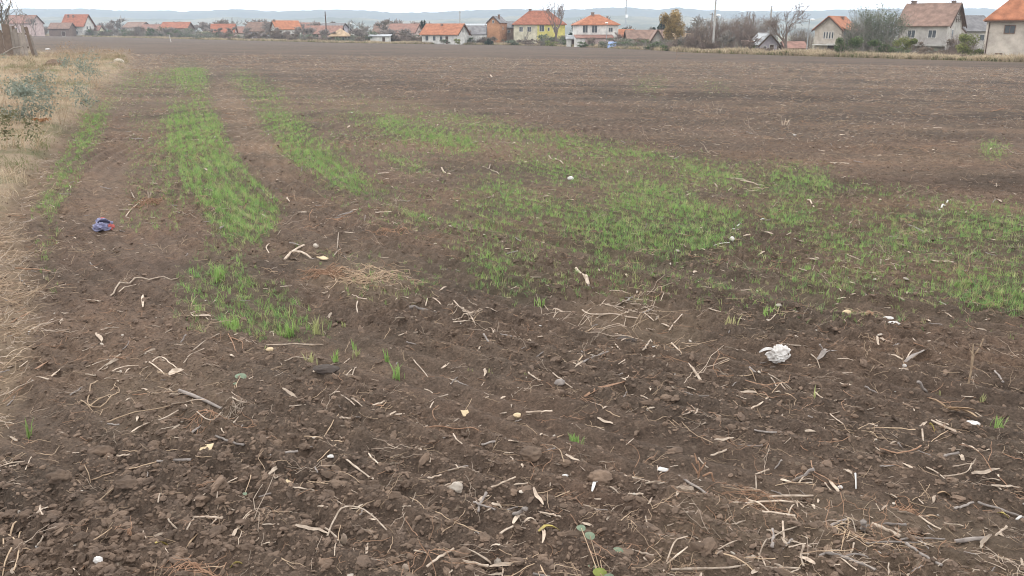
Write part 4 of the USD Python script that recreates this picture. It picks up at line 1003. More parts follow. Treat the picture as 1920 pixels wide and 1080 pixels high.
bare_tree('large forked bare tree in front of the yellow house', 1043, 252, 12.6, 0.42, 11, 4, trunk_h=0.34, up=0.35, minr=0.04)
bare_tree('small pale bare tree in front of the cream wall', 986, 255, 5.2, 0.14, 12, 3, bark2_m, twig2_m, 0.3, minr=0.03)
bare_tree('wide bare tree with dark trunk between the pale shed and the loggia house', 1471, 148, 8.5, 0.30, 23, 5, trunk_h=0.24, up=0.2, spread=0.78, minr=0.022, kids=3, lean=(0.15, 0))
bare_tree('bare tree behind the pale shed, left of the wide bare tree', 1458, 160, 6.6, 0.16, 14, 4, tm=twig2_m, minr=0.02)
bare_tree('leaning slim bare sapling at the thicket edge', 1382, 145, 2.8, 0.07, 15, 2, bark2_m, twig2_m, 0.5, minr=0.015, lean=(-0.2, 0))
bare_tree('bare grey tree far behind the pink house', 1140, 270, 8.6, 0.2, 16, 4, tm=twig2_m, minr=0.05)
bare_tree('bare tree behind the hall in the village centre', 690, 300, 7.0, 0.18, 17, 4, tm=twig2_m, minr=0.05)
for k, (px, Y, h, lab) in enumerate([(470, 420, 9, 'hazy bare tree behind the purple-brown roof'), (68, 400, 9, 'hazy bare tree right of the old fence'), (205, 450, 7, 'bare tree right of the tall white house'), (655, 350, 8, 'hazy bare tree between the white gable and the red roofs'), (1700, 185, 8.5, 'bare tree behind the dull brown roof'), (1608, 200, 8.5, 'bare tree behind the loggia house'), (1410, 190, 8.2, 'bare tree behind the dark shed'), (1350, 185, 7.2, 'bare tree behind the concrete pole'), (1320, 230, 7.5, 'bare hazy tree left of the concrete pole'), (1090, 270, 8.5, 'bare tree behind the left end of the pink house'), (530, 430, 8, 'bare tree far behind the bright orange roof'), (440, 430, 10, 'tall hazy bare tree above the pinkish roof')]):
    bare_tree(lab, px, Y, h, 0.2, 40 + k, 4, tm=(twig_m, twig2_m)[k % 2], minr=0.03 if Y < 250 else 0.06)

# brown thicket between willow and shed
for k, (px, Y, w, h, lab) in enumerate([(1306, 150, 5.2, 4.8, 'brown leafless thicket left of the concrete pole'), (1352, 152, 5.6, 5.8, 'brown leafless thicket right of the concrete pole'), (1385, 158, 6.0, 6.4, 'tall brown leafless thicket left of the dark shed'), (1268, 165, 3.6, 2.2, 'low brown bush under the willow'), (1330, 144, 3.0, 2.0, 'low dark bramble at the foot of the concrete pole'), (1500, 190, 5.5, 5.0, 'brown thicket behind the low outbuilding'), (1420, 175, 6.5, 6.6, 'brown bare thicket behind the pale shed')]):
    shrub(lab, px, Y, w, h, 'brown', 60 + k, n=1500, size=0.085, nstem=330, lobes=14, r=0.017, shell=0.5)
# green and grey-green shrubs on the right
shrub('tall feathery grey-green shrub left of the timbered-gable house', 1640, 126, 8.0, 6.9, 'grey_green', 71, n=6500, size=0.10, nstem=260, lobes=26, tw=twig2_m)
shrub('grey-green shrub with upright twigs right of the loggia house', 1606, 130, 5.2, 5.2, 'grey_green', 72, n=4200, size=0.10, nstem=160, lobes=18, tw=twig2_m)
shrub('rounded dark green bush in front of the loggia house', 1590, 118, 3.8, 2.7, 'green', 73, n=2600, size=0.10, nstem=20, lobes=8)
shrub('yellow-green bush in front of the grey timbered house', 1690, 122, 3.6, 2.8, 'yellow_green', 74, n=2600, size=0.10, nstem=20, lobes=8)
shrub('green bush below the feathery shrub', 1652, 117, 4.4, 2.4, 'green', 75, n=2600, size=0.10, nstem=20, lobes=8)
shrub('bright yellow-green bush left of the big beige house', 1815, 114, 4.2, 3.5, 'yellow_green', 76, n=3600, size=0.10, nstem=30, lobes=9)
shrub('reddish-brown leafless bush behind the yellow-green bush', 1797, 122, 4.0, 3.4, 'brown', 77, n=900, nstem=260, lobes=7, r=0.016)
shrub('thin bare bush in front of the grey timbered house', 1716, 124, 2.4, 3.2, 'brown', 78, n=150, nstem=60, r=0.014)
shrub('low brown scrub under the terrace', 1752, 113, 5.6, 1.5, 'brown', 79, n=1400, size=0.08, nstem=160, r=0.012)
shrub('low scrub before the big beige house', 1850, 107, 2.6, 0.8, 'brown', 80, n=260, size=0.07, nstem=40, r=0.01)
shrub('dark green bush beside the small white house', 917, 255, 2.7, 2.2, 'dark', 81, n=900, size=0.16, nstem=10)
shrub('low olive bush in front of the long red-orange roofed house', 856, 248, 2.2, 1.7, 'yellow_green', 82, n=500, size=0.14, nstem=8)
shrub('grey bush at the white wall of the long house', 834, 246, 3.2, 1.6, 'grey_green', 83, n=500, size=0.14, nstem=20)
for k, (px, Y, w, h, leaf, lab) in enumerate([(1062, 245, 4.2, 2.2, 'green', 'green bush right of the yellow house'), (1000, 250, 6.5, 1.5, 'brown', 'low brown scrub before the cream wall'), (1035, 246, 5.0, 1.4, 'yellow_green', 'olive scrub before the yellow wall'), (958, 255, 5.0, 1.8, 'grey_green', 'grey scrub before the brick wing'), (1122, 205, 4.5, 1.7, 'grey_green', 'grey-green scrub before the pink lean-to'), (1092, 205, 3.0, 1.5, 'green', 'green scrub before the white lean-to wall'), (1160, 200, 4.2, 1.5, 'grey_green', 'scrub beside the blue tarpaulin'), (1205, 185, 4.0, 2.5, 'brown', 'bare brown bush before the long barn'), (1255, 160, 3.4, 1.4, 'green', 'low green scrub before the gable-fronted barn'), (1284, 158, 2.6, 2.2, 'dark', 'dark bush right of the willow'), (560, 330, 5.0, 2.6, 'grey_green', 'grey bush before the bright orange roof'), (600, 290, 4.0, 2.4, 'dark', 'dark bush before the long faded roof'), (530, 330, 4, 2.5, 'green', 'green bush left of the bright orange roof'), (355, 390, 9.0, 4.2, 'grey_green', 'hazy grey bush left of the tiny cream house'), (200, 420, 7, 2.4, 'brown', 'scrub right of the tall white house'), (690, 270, 3.5, 2.2, 'brown', 'brown bush before the white shed'), (735, 268, 5, 2.0, 'brown', 'low brown hedge before the pinkish roof')]):
    shrub(lab, px, Y, w, h, leaf, 90 + k, n=500, size=0.14 if Y < 230 else 0.2, nstem=24 if leaf != 'brown' else 70, r=0.02)
# evergreens and the willow
shrub('tan weeping willow with hanging yellow-brown leaves', 1256, 182, 5.6, 7.0, 'tan', 120, n=6500, size=0.15, nstem=20, lobes=12, name='willow_tree', cat='tree', z0=0.8)
shrub('large dark evergreen behind the tan willow', 1252, 250, 6.6, 8.2, 'dark', 121, n=2600, size=0.3, nstem=8, lobes=9, name='evergreen_tree', cat='tree', z0=1.5)
shrub('round dark evergreen left of the willow', 1221, 262, 3.8, 5.2, 'dark', 122, n=1300, size=0.28, nstem=6, lobes=6, name='evergreen_tree', cat='tree', z0=1.0)
shrub('dark evergreen right of the willow', 1288, 262, 4.6, 4.6, 'dark', 123, n=1300, size=0.28, nstem=6, lobes=6, name='evergreen_tree', cat='tree', z0=0.8)
shrub('low dark evergreen left of the thicket', 1306, 270, 4.6, 4.0, 'dark', 124, n=1000, size=0.28, nstem=6, lobes=6, name='evergreen_tree', cat='tree', z0=0.8)
shrub('small pointed conifer behind the long red-orange roof', 795, 300, 1.9, 6.6, 'dark', 125, n=800, size=0.25, nstem=4, lobes=5, name='conifer_tree', cat='tree', z0=1.0)
shrub('dark evergreens between yellow and pink houses', 1080, 262, 5.0, 5.6, 'dark', 126, n=1400, size=0.28, nstem=8, lobes=7, name='evergreen_tree', cat='tree', z0=0.8)
shrub('low dark evergreen behind the bright orange outbuilding', 1168, 290, 3.6, 4.6, 'dark', 127, n=900, size=0.28, nstem=6, lobes=5, name='evergreen_tree', cat='tree', z0=0.8)

# scrubby dry strip along the far edge of the field
def edge_strip():
    g = np.random.default_rng(505)
    fr = MATS['dry_grass_pale'], MATS['dry_grass_brown'], MATS['dry_grass_green']
    protos = [(blades(80 + s, 14, 0.62, 0.16, 0.045, 0.8), fr[(0, 0, 0, 2)[s]], False) for s in range(4)]
    n = 36000
    px = g.uniform(60, 2150, n)
    e = field_edge(px)
    Y = e * (1 + np.abs(g.normal(0, 0.045, n)) + 0.004)
    x = (px - 960) / F * (Y * CP + 4 * SP)
    s = g.uniform(0.5, 1.5, n) * (0.5 + fbm2(x * 0.2, Y * 0.2, 2, 4))
    scatter('dry_grass_strip', 'pale dry grass and weeds along the far edge of the field', 'dry grass', protos, np.stack([x, Y, gz(x, Y)], -1), g.uniform(0, 6.28, n), g.normal(0, 0.15, n), g.normal(0, 0.15, n), s, g.integers(0, 4, n), 'tussock')
edge_strip()

# parked car, tarpaulin, posts
def parked_car(label, px, Y, yaw, body):
    t = thing('parked_car', label, 'car', at(px, Y), math.radians(yaw))
    prof = [(-2.1, 0.35), (2.1, 0.35), (2.15, 0.75), (1.1, 0.92), (0.55, 1.42), (-1.2, 1.45), (-1.95, 0.95), (-2.15, 0.8)]
    from shapely.geometry import Polygon
    m = trimesh.creation.extrude_polygon(Polygon(prof), 1.6, engine='earcut'); v = np.array(m.vertices)
    v = np.stack([v[:, 0], v[:, 2] - 0.8, v[:, 1]], -1); v[:, 1] *= np.where(v[:, 2] > 1.2, 0.82, 1.0)
    part('body', (v, np.array(m.faces)[:, ::-1]), body, t)
    for x, w in ((-0.75, 0.8), (0.25, 0.8)):
        for s in (-1, 1):
            b = MB(); b.box(x - w / 2, s * 0.775 - 0.02, 0.95, x + w / 2, s * 0.775 + 0.02, 1.3); part('side_window', b, pane_m, t)
    for x in (-1.3, 1.3):
        for s in (-1, 1):
            w_ = part('wheel', MB().mesh(trimesh.creation.cylinder(0.32, 0.2, sections=16).apply_transform(trimesh.transformations.rotation_matrix(math.pi / 2, [1, 0, 0])).apply_translation([x, s * 0.76, 0.32])), dark_m, t)
            part('rim', MB().mesh(trimesh.creation.cylinder(0.19, 0.03, sections=12).apply_transform(trimesh.transformations.rotation_matrix(math.pi / 2, [1, 0, 0])).apply_translation([x, s * 0.878, 0.32])), steel_m, w_)
parked_car('white car parked beside the grey-brown house at far left', 219, 425, 10, P['white'])
parked_car('pale grey car parked right of the white car', 236, 428, -5, steel_m)
def tarpaulin():
    g = np.random.default_rng(8)
    p = at(1148, 205)
    u, v = np.meshgrid(np.linspace(-1, 1, 14), np.linspace(-1, 1, 10), indexing='ij')
    z = 0.95 * np.clip(1.15 - np.abs(v) ** 2 - 0.3 * np.abs(u) ** 3, 0, 1) + 0.12 * (vnoise(u * 3 + 5, v * 3, 7) - 0.5) + 0.5
    P_ = np.stack([u * 1.15, v * 0.8, np.where((np.abs(v) > 0.99) | (np.abs(u) > 0.99), 0.05, z)], -1).reshape(-1, 3)
    n_, m_ = u.shape
    i, j = np.meshgrid(np.arange(n_ - 1), np.arange(m_ - 1), indexing='ij')
    q = np.stack([i * m_ + j, (i + 1) * m_ + j, (i + 1) * m_ + j + 1, i * m_ + j + 1], -1).reshape(-1, 4)
    solo('tarpaulin', MB().add(P_ + p, q), mat('blue_tarpaulin', (0.33, 0.42, 0.62), (0.22, 0.30, 0.52), scale=2, rough=0.5), 'pale blue tarpaulin over a heap right of the pink house', 'tarpaulin', p, smooth=True)
tarpaulin()
def marker(label, px, py, h, lean, m):
    x, y = hit(px, py); p = np.array([x, y, float(gz(x, y)[0])])
    solo('marker_post', MB().add(*tube([p + [0, 0, -0.2], p + [lean, 0, h]], [0.07, 0.06], 6)), m, label, 'post', p)
marker('leaning white post standing in the far part of the field', 321, 79, 1.6, -0.3, frame_m)
def far_scrap(label, px, py, w, m, cat='scrap'):
    x, y = hit(px, py); p = np.array([x, y, float(gz(x, y)[0]) + w * 0.12])
    v, f = clod(int(px), 2, 0.4, 0.5)
    solo('plastic_scrap', (v * np.array([w, w * 0.7, w * 0.8]) + p, f), m, label, cat, p, smooth=True)
far_scrap('white plastic scrap lying in the field right of the old fence', 90, 94, 0.28, white_m)

# scrub and bare trees that nothing tells apart: copies of a few kinds
def village_copies():
    hazed_twig_m = mat('hazed_twigs', (0.30, 0.26, 0.235), (0.23, 0.195, 0.175), scale=0.5, rough=0.95)  # haze put into the colour: lighter, greyer twigs for the distant trees
    g = np.random.default_rng(1303)
    def kind(name, parts):
        cls = '/World/Looks/kind_' + name; stage.CreateClassPrim(cls)
        for pn, mesh, m in parts: usdkit.mesh(stage, cls + '/' + pn, mesh, m)
        return cls
    scrubs = [kind('scrub_%d' % k, [('stem', stems(g, 70, 3.0, 2.0, 1.5, 0.02).arr(), (twig_m, twig2_m)[k % 2]), ('foliage', leaf_cloud(g, 520, 0.10, 3.0, 2.0, 1.5, 0.0, 8).arr(), leafs[('brown', 'grey_green', 'brown', 'green')[k]])]) for k in range(4)]
    trees = []
    for k in range(8):
        out = {}; grow(g, np.array([0, 0, -0.2]), np.array([0, 0, 1.0]), 2.4, 0.18, 4, out, 0.25, 0.62, 4)
        tr, cr = MB(), MB()
        for dpt, br in out.items():
            for pts, rad in br: (tr if dpt == 4 else cr).add(*tube(pts, np.maximum(rad, 0.065 if k < 4 else 0.035), 6 if dpt == 4 else 3, False))
        trees.append(kind('far_tree_%d' % k, [('trunk', tr.arr(), bark_m), ('crown', cr.arr(), hazed_twig_m if k < 4 else (twig_m, twig2_m)[k % 2])]))
    def put(name, lab, cat, grp, cls, px, Y, sc):
        p = at(px, Y); prim = xform(numbered('/World/' + name), p, g.uniform(0, 6.28))
        UsdGeom.Xformable(prim).AddScaleOp().Set(Gf.Vec3f(*map(float, sc)))
        prim.GetReferences().AddInternalReference(cls); prim.SetInstanceable(True); tag(prim, lab, cat, grp)
    LM = [('orange roof behind the fence', 50), ('long dull outbuilding roof', 100), ('small cream-walled house', 176), ('white car', 219), ('faded orange roof', 285), ('red-roofed white house', 139), ('grey-brown house', 248), ('long dark red roof', 328), ('tiny cream house', 381), ('low red-roofed house', 430), ('purple-brown roof', 487), ('bright orange roof', 543), ('sand-coloured pavilion', 637), ('white flat shed', 712), ('pinkish red roof', 760), ('long red-orange roof', 824), ('small white house', 894), ('brick house', 930), ('cream half of the double house', 985), ('yellow half of the double house', 1040), ('pink-white house', 1121), ('blue tarpaulin', 1148), ('long grey barn', 1205), ('tan willow', 1255), ('concrete pole', 1336), ('dark shed', 1400), ('pale shed', 1440), ('wide bare tree', 1475), ('loggia house', 1547), ('feathery shrub', 1640), ('timbered house', 1730), ('yellow-green bush', 1815)]
    def where(px, word):
        n, x = min(LM, key=lambda q: abs(q[1] - px))
        return '%s the %s' % (word if abs(px - x) < 9 else 'right of' if px > x else 'left of', n)
    for px in np.concatenate([np.linspace(75, 1290, 95), np.linspace(1300, 1830, 22)]):
        px = px + g.uniform(-8, 8); Y = float(field_edge(px)) * g.uniform(1.015, 1.10); s = Y / 215 * g.uniform(0.7, 1.6) + 0.25
        if px > 1290: s *= 0.8
        big = s > 1.5
        put('scrub', ('tall' if big else 'low') + ' grey-brown scrub at field edge, ' + where(px, 'before'), 'scrub', 'scrub along the far field edge', scrubs[int(g.integers(0, 4))], px, Y, (s * 1.3, s, s * g.uniform(0.7, 1.1)))
    for k, px in enumerate(np.concatenate([np.linspace(70, 960, 84), np.linspace(1080, 1420, 18)])):
        px = px + g.uniform(-7, 7); front = k % 2 == 0; Y = float(field_edge(px)) * (g.uniform(1.03, 1.12) if front else g.uniform(1.2, 1.6))
        s = g.uniform(0.7, 1.35) * (1.0 if px < 1000 else 0.75) * (0.7 if front else 1.35)
        put('bare_tree', 'leafless tree ' + ('at the field edge, ' if front else 'far behind, ') + where(px, 'in line with'), 'tree', 'leafless trees among the far houses', trees[int(g.integers(0, 4)) + (4 if px > 1000 else 0)], px, Y, (s * 1.3, s * 1.3, s))
village_copies()

# ------------------------------------------------------------------ old board fence and tree at the left edge
def old_fence():
    g = np.random.default_rng(606)
    wood = [mat('weathered_board_%s' % n, c, tuple(x * 0.7 for x in c), scale=3, rough=0.95, detail=5, obj=True) for n, c in (('grey', (0.22, 0.19, 0.165)), ('brown', (0.16, 0.12, 0.095)), ('pale', (0.29, 0.25, 0.215)))]
    base = at(30, 54)
    t = thing('board_fence', 'ramshackle fence of grey upright boards at the left edge', 'fence', base)
    step = float(mpp(base[0], base[1]))
    for px0, px1, top, lean, k in [(-60, -48, 58, 0, 0), (-46, -34, 52, 0, 1), (-32, -20, 60, 0, 2), (-18, -8, 50, 0, 0), (-6, 2, 44, 0, 2), (3, 12, 52, 0, 1), (13, 27, 42, 0, 1), (28, 33, 56, 0, 0), (34, 41, 50, 0, 0), (42, 48, 57, 0, 2), (49, 54, 44, 0.05, 2), (55, 60, 47, 0.25, 1), (59, 64, 60, 0.4, 0)]:
        x0, x1 = (px0 - 30) * step, (px1 - 30) * step
        h = (109 - top) * step
        m = trimesh.creation.box([x1 - x0, 0.04, h]); m = m.subdivide()
        v = np.array(m.vertices); v += 0.012 * g.normal(size=v.shape) * [1, 0.3, 2]
        v[:, 2] += h / 2 - 0.1
        v[:, 0] += (x0 + x1) / 2 + lean * (h - v[:, 2]) * 0.5
        v[:, 1] += g.uniform(-0.03, 0.03)
        part('board', (v, np.array(m.faces)), wood[k], t)
    for z in (0.7, 1.5):
        b = MB(); b.box(-90 * step, 0.06, z, 26 * step, 0.12, z + 0.1); part('rail', b, wood[1], t)
    for px0 in (-50, 0, 30):
        b = MB(); b.add(*tube([((px0 - 30) * step, 0.18, -0.3), ((px0 - 30) * step + 0.05, 0.18, 2.0)], [0.09, 0.08], 7)); part('post', b, wood[1], t)
    p0, p1 = at(8, 52.5), at(48, 52.5)
    solo('fallen_pole', MB().add(*tube([p0 + [0, 0, 0.4], (p0 + p1) / 2 + [0, 0, 0.72], p1 + [0, 0, 0.85]], [0.045, 0.05, 0.035], 7)), bark2_m, 'pale pole leaning slantwise against the old board fence', 'pole', p0)
old_fence()
bare_tree('leafless tree with a stout trunk rising behind the old board fence', 32, 55.5, 4.6, 0.20, 31, 4, bark2_m, twig2_m, 0.55, 0.35, 0.55, 3, minr=0.012, lean=(-0.06, 0))
bare_tree('thin bare sapling right of the fence tree', 47, 56.5, 3.6, 0.05, 34, 3, bark2_m, twig2_m, 0.5, 0.45, 0.4, 2, minr=0.01, lean=(0.12, 0))
bare_tree('small slanting sapling at the right end of the board fence', 60, 56, 2.2, 0.03, 35, 1, bark2_m, twig2_m, 0.6, 0.5, 0.3, 1, minr=0.009, lean=(0.15, 0))

# weeds on the verge
weed_ms = {'bluish': mat('weed_bluish', (0.24, 0.27, 0.22), (0.16, 0.18, 0.145), scale=8, rough=0.8, trans=0.2), 'olive': mat('weed_olive', (0.17, 0.16, 0.09), (0.12, 0.115, 0.065), scale=8, rough=0.85, trans=0.2), 'red': mat('weed_rust', (0.36, 0.17, 0.07), (0.26, 0.12, 0.06), scale=8, rough=0.85), 'tawny': mat('weed_tawny', (0.34, 0.24, 0.15), (0.25, 0.165, 0.105), scale=8, rough=0.85)}
def weed(label, px, py, w, h, m, seed, n=700, size=0.022, nst=30, cat='weed', name='weed_clump', tm=None):
    g = np.random.default_rng(seed); p = spot(px, py)
    t = thing(name, label, cat, p)
    part('stem', stems(g, nst, w, w * 0.7, h, 0.004, 0.7), tm or straw_m, t)
    if n: part('foliage', leaf_cloud(g, n, size, w, w * 0.7, h, 0.0, 8, 0.6), weed_ms[m], t)
weed('bluish grey-green weed clump low on the verge', 45, 248, 1.5, 0.85, 'bluish', 301, 2600)
weed('tall grey-green weed clump above the bluish one on the verge', 98, 225, 1.6, 1.05, 'bluish', 302, 1700)
weed('small grey-green weed with upright stems near the wheat', 160, 172, 1.2, 1.1, 'bluish', 303, 900)
weed('olive weed tangle at the left border', 10, 300, 1.0, 0.7, 'olive', 304, 700)
weed('orange-brown dead weed beside the bluish weed clump', 82, 250, 0.35, 0.12, 'red', 305, 260, 0.02, 10)
weed('dark green weed at the left border below the fence', 2, 126, 1.3, 0.45, 'bluish', 306, 500)
weed('rusty dead stalks right of the fence', 150, 122, 3.0, 1.0, 'tawny', 307, 500, 0.03, 120)
weed('rusty dead stalks thinning towards the field end', 205, 120, 2.6, 0.75, 'tawny', 308, 300, 0.03, 90)
weed('thin grass seedlings with brown stems on the verge', 60, 150, 1.4, 0.6, 'olive', 309, 200, 0.02, 60)
def mound(label, px, py, w, m, seed, flat=0.4):
    p = spot(px, py); v, f = clod(seed, 3, flat, 0.4)
    solo('heap', (v * w + p, f), m, label, 'heap', p, smooth=True)
mound('pale yellowish heap of dry grass on the verge', 110, 128, 0.5, straw_m, 21, 0.25)
mound('dark earth heap in front of the pale grass heap', 102, 134, 0.45, soil_m, 22, 0.5)
mound('pale stone block among the straw at the end of the verge', 225, 124, 0.25, stone_m, 23, 0.6)

# ------------------------------------------------------------------ things lying on the field, one by one
IG = np.random.default_rng(909)
def ppm(px, py):
    x, y = hit(px, py); return float(mpp(x, y))
def path3(pts, lift=0.0, n=3, wob=0.25, r=0.0):
    """Ground points under a drawn line, resampled, arching up by lift (in metres)."""
    g3 = np.array([[*hit(*p)] for p in pts])
    seg = np.concatenate([[0], np.cumsum(np.linalg.norm(np.diff(g3, axis=0), axis=1))])
    t = np.linspace(0, seg[-1], max(n * (len(pts) - 1) + 1, 4))
    xy = np.stack([np.interp(t, seg, g3[:, 0]), np.interp(t, seg, g3[:, 1])], -1)
    if len(pts) > 2:
        for _ in range(2):
            xy[1:-1] = (xy[:-2] + 2 * xy[1:-1] + xy[2:]) / 4
    xy[1:-1] += IG.normal(0, wob * 0.01 * seg[-1], xy[1:-1].shape)
    z = gz(xy[:, 0], xy[:, 1])
    if seg[-1] < 0.6:
        lin = np.polyval(np.polyfit(t, z, 1), t); z = np.maximum(lin + 0.35 * np.std(z - lin), 0.6 * z + 0.4 * lin)
    z = z + r * 0.45 + 0.6 * lift * np.sin(np.pi * t / seg[-1])
    return np.column_stack([xy, z])

def stick_mesh(lines, wpx, lift=0.0, taper=0.7, sides=6, wob=0.25):
    mb = MB(); first = None
    for ln in lines:
        w = wpx
        if isinstance(ln, tuple): ln, w = ln
        r = 0.6 * w * ppm(*ln[0]) / 2
        p = path3(ln, lift, 3, wob, r)
        rad = r * np.linspace(1, taper, len(p)) * (1 + 0.09 * IG.normal(size=len(p)))
        mb.add(*tube(p, rad, sides))
        first = p[0] if first is None else first
    return mb, first

def stick(label, lines, w, m='pale', lift=0.0, name='stalk', cat='stalk', taper=0.75, group=None, wob=0.25):
    if isinstance(label, tuple):
        for lb, ln in zip(label, lines):
            stick(lb, [ln], w, m, lift, name, cat, taper, group, wob)
        return
    lines = [lines] if not isinstance(lines[0], list) and not (isinstance(lines[0], tuple) and isinstance(lines[0][0], list)) else lines
    mb, p0 = stick_mesh(lines, w, lift, taper, 7 if w > 6 else 5, wob)
    return solo(name, mb, MS[m], label, cat, p0, group, True)

def leaf(label, pts, w, m='husk', lift=0.006, name='dry_leaf', cat='leaf', roll=0.3):
    p = path3(pts, lift, 3, 0.4, 0.004)
    wm = 0.75 * w * ppm(*pts[0])
    k = np.linspace(0, 1, len(p))
    v, f = ribbon(p, wm * np.sin(np.pi * (0.1 + 0.83 * k)) ** 0.75, 0.45, roll + 0.5 * (k - 0.5))
    return solo(name, (v, f), MS[m], label, cat, p[0], smooth=True)

def lump(label, px, py, w, h, m='stone', name='stone', cat='stone', seed=None, sink=0.25, group=None, sub=3, lumpy=0.22):
    s = ppm(px, py); p = spot(px, py)
    v, f = clod(seed or int(px * 7 + py) % 997, sub, 1.0, lumpy)
    k = np.array([w * s / 2, w * s / 2 * 0.85, h * s / 2])
    v = v * k + p + [0, 0, k[2] * (1 - 2 * sink)]
    return solo(name, (v, f), MS[m], label, cat, p, group, True)

def chip(label, px, py, w, h, yaw, m='cream', name='chip', cat='chip', thick=0.25):
    if m == 'white':
        return lump(label, px, py, w * 0.9, h * 0.8, m, name, cat, None, 0.2, None, 2, 0.6)
    s = ppm(px, py); p = spot(px, py)
    a, b_ = w * s / 2, h * s / 2 / 0.5
    b_ = min(b_, a * 1.6)
    m3 = trimesh.creation.box([2 * a, 2 * b_, thick * a]); m3 = m3.subdivide().subdivide()
    v = np.array(m3.vertices); rr = np.abs(v[:, :2] / [a, b_]).max(1)
    v += 0.05 * a * (meshkit.fbm(v / a * 1.4 + px, 3, 3)[:, None] - 0.5) * [1, 1, 3]
    v[:, 2] += 0.22 * a * (v[:, 0] / a) ** 2
    R = trimesh.transformations.euler_matrix(IG.uniform(-0.15, 0.35), IG.uniform(-0.2, 0.2), yaw)[:3, :3]
    v = v @ R.T + p + [0, 0, thick * a * 0.5 + b_ * 0.14]
    return solo(name, (v, np.array(m3.faces)), MS[m], label, cat, p, smooth=40)

def tuft(label, px, py, hpx, wpx, m=0, n=16, seed=1, lean=0.35):
    s = ppm(px, py); p = spot(px, py)
    h = hpx * s * 1.05
    v, f = blades(seed, n, h, wpx * s * 0.28, max(0.0035, 2.0 * s), lean)
    return solo('wheat_tuft', (v + p, f), wheat_ms[m], label, 'wheat tuft', p)

def tangle(label, px, py, wpx, hpx, m, n, seed, r=1.6, name='straw_tangle', cat='straw tangle', lift=0.5, straight=0.18):
    g = np.random.default_rng(seed); mb = MB(); s = ppm(px, py); c = spot(px, py)
    W, D = wpx * s / 2, hpx * s / 2 / max(0.3, (EYE[2] - c[2]) / np.linalg.norm(c - EYE))
    for k in range(n):
        q = 7; a0 = g.uniform(0, 6.28); L = g.uniform(0.5, 1.5) * W
        a = a0 + np.cumsum(g.normal(0, straight, q))
        o = g.normal(0, 0.36, 2) * [W, D]
        xy = np.cumsum(np.stack([np.cos(a) * L / q, np.sin(a) * L / q], -1), 0); xy += o - xy.mean(0) + c[:2]
        z = gz(xy[:, 0], xy[:, 1]) + r * s * 0.6 + np.abs(np.cumsum(g.normal(0, lift * L / q * 0.5, q))) * 0.7
        mb.add(*tube(np.column_stack([xy, z]), 0.7 * r * s / 2 * g.uniform(0.6, 1.2) * np.linspace(1, 0.6, q), 4))
    return solo(name, mb, MS[m], label, cat, c, smooth=True)

def upright(label, lines, base, w, m='straw', name='dead_weed', cat='dead weed', lean_y=0.0):
    """Stems standing in the plane through the base that faces the camera."""
    b0 = spot(*base); s = ppm(*base); mb = MB()
    k = 1 / math.cos(math.atan2(EYE[2], b0[1]))
    for ln in lines:
        p = np.array([b0 + [(x - base[0]) * s, lean_y * (base[1] - y) * s, (base[1] - y) * s * k - 0.01] for x, y in ln])
        t = np.linspace(0, len(p) - 1, 3 * len(p)); p = np.stack([np.interp(t, np.arange(len(ln)), p[:, i]) for i in range(3)], -1)
        mb.add(*tube(p, w * s / 2 * np.linspace(1, 0.6, len(p)), 5))
    return solo(name, mb, MS[m], label, cat, b0, smooth=True)

# --- litter from people
def bag():
    p = spot(1458, 668); s = ppm(1458, 668)
    t = thing('plastic_bag', 'crumpled white plastic bag on the bare soil at right', 'plastic bag', p)
    m = trimesh.creation.icosphere(5, 1.0); v = np.array(m.vertices)
    n = meshkit.fbm(v * 1.6, 4, 5); rid = np.abs(meshkit.noise(v * 2.6, 8) - 0.5) * 2; rid2 = np.abs(meshkit.noise(v * 6.5 + 3, 9) - 0.5) * 2
    v = v * (0.92 + 1.1 * (n - 0.5) + 0.42 * (1 - rid) ** 3 - 0.22 * rid2)[:, None] * np.array([17 * s, 13 * s, 15 * s]) + [1 * s, 0, 11 * s]
    part('body', (v, np.array(m.faces)), MS['white'], t, True)
    u = np.linspace(0, 1, 9)
    tp = np.stack([-10 * s - 24 * s * u, 4 * s * u, 17 * s + 5 * s * np.sin(3 * u) - 4 * s * u], -1)
    part('twisted_end', ribbon(tp, s * (11 - 9 * u), 0.8, 1.2 * u), MS['white'], t, True)
    hp = np.stack([12 * s + 9 * s * np.sin(np.pi * u), -5 * s * u, 20 * s - 18 * s * u], -1)
    part('handle', ribbon(hp, s * 5, 0.6, 0.5), MS['white'], t, True)
bag()
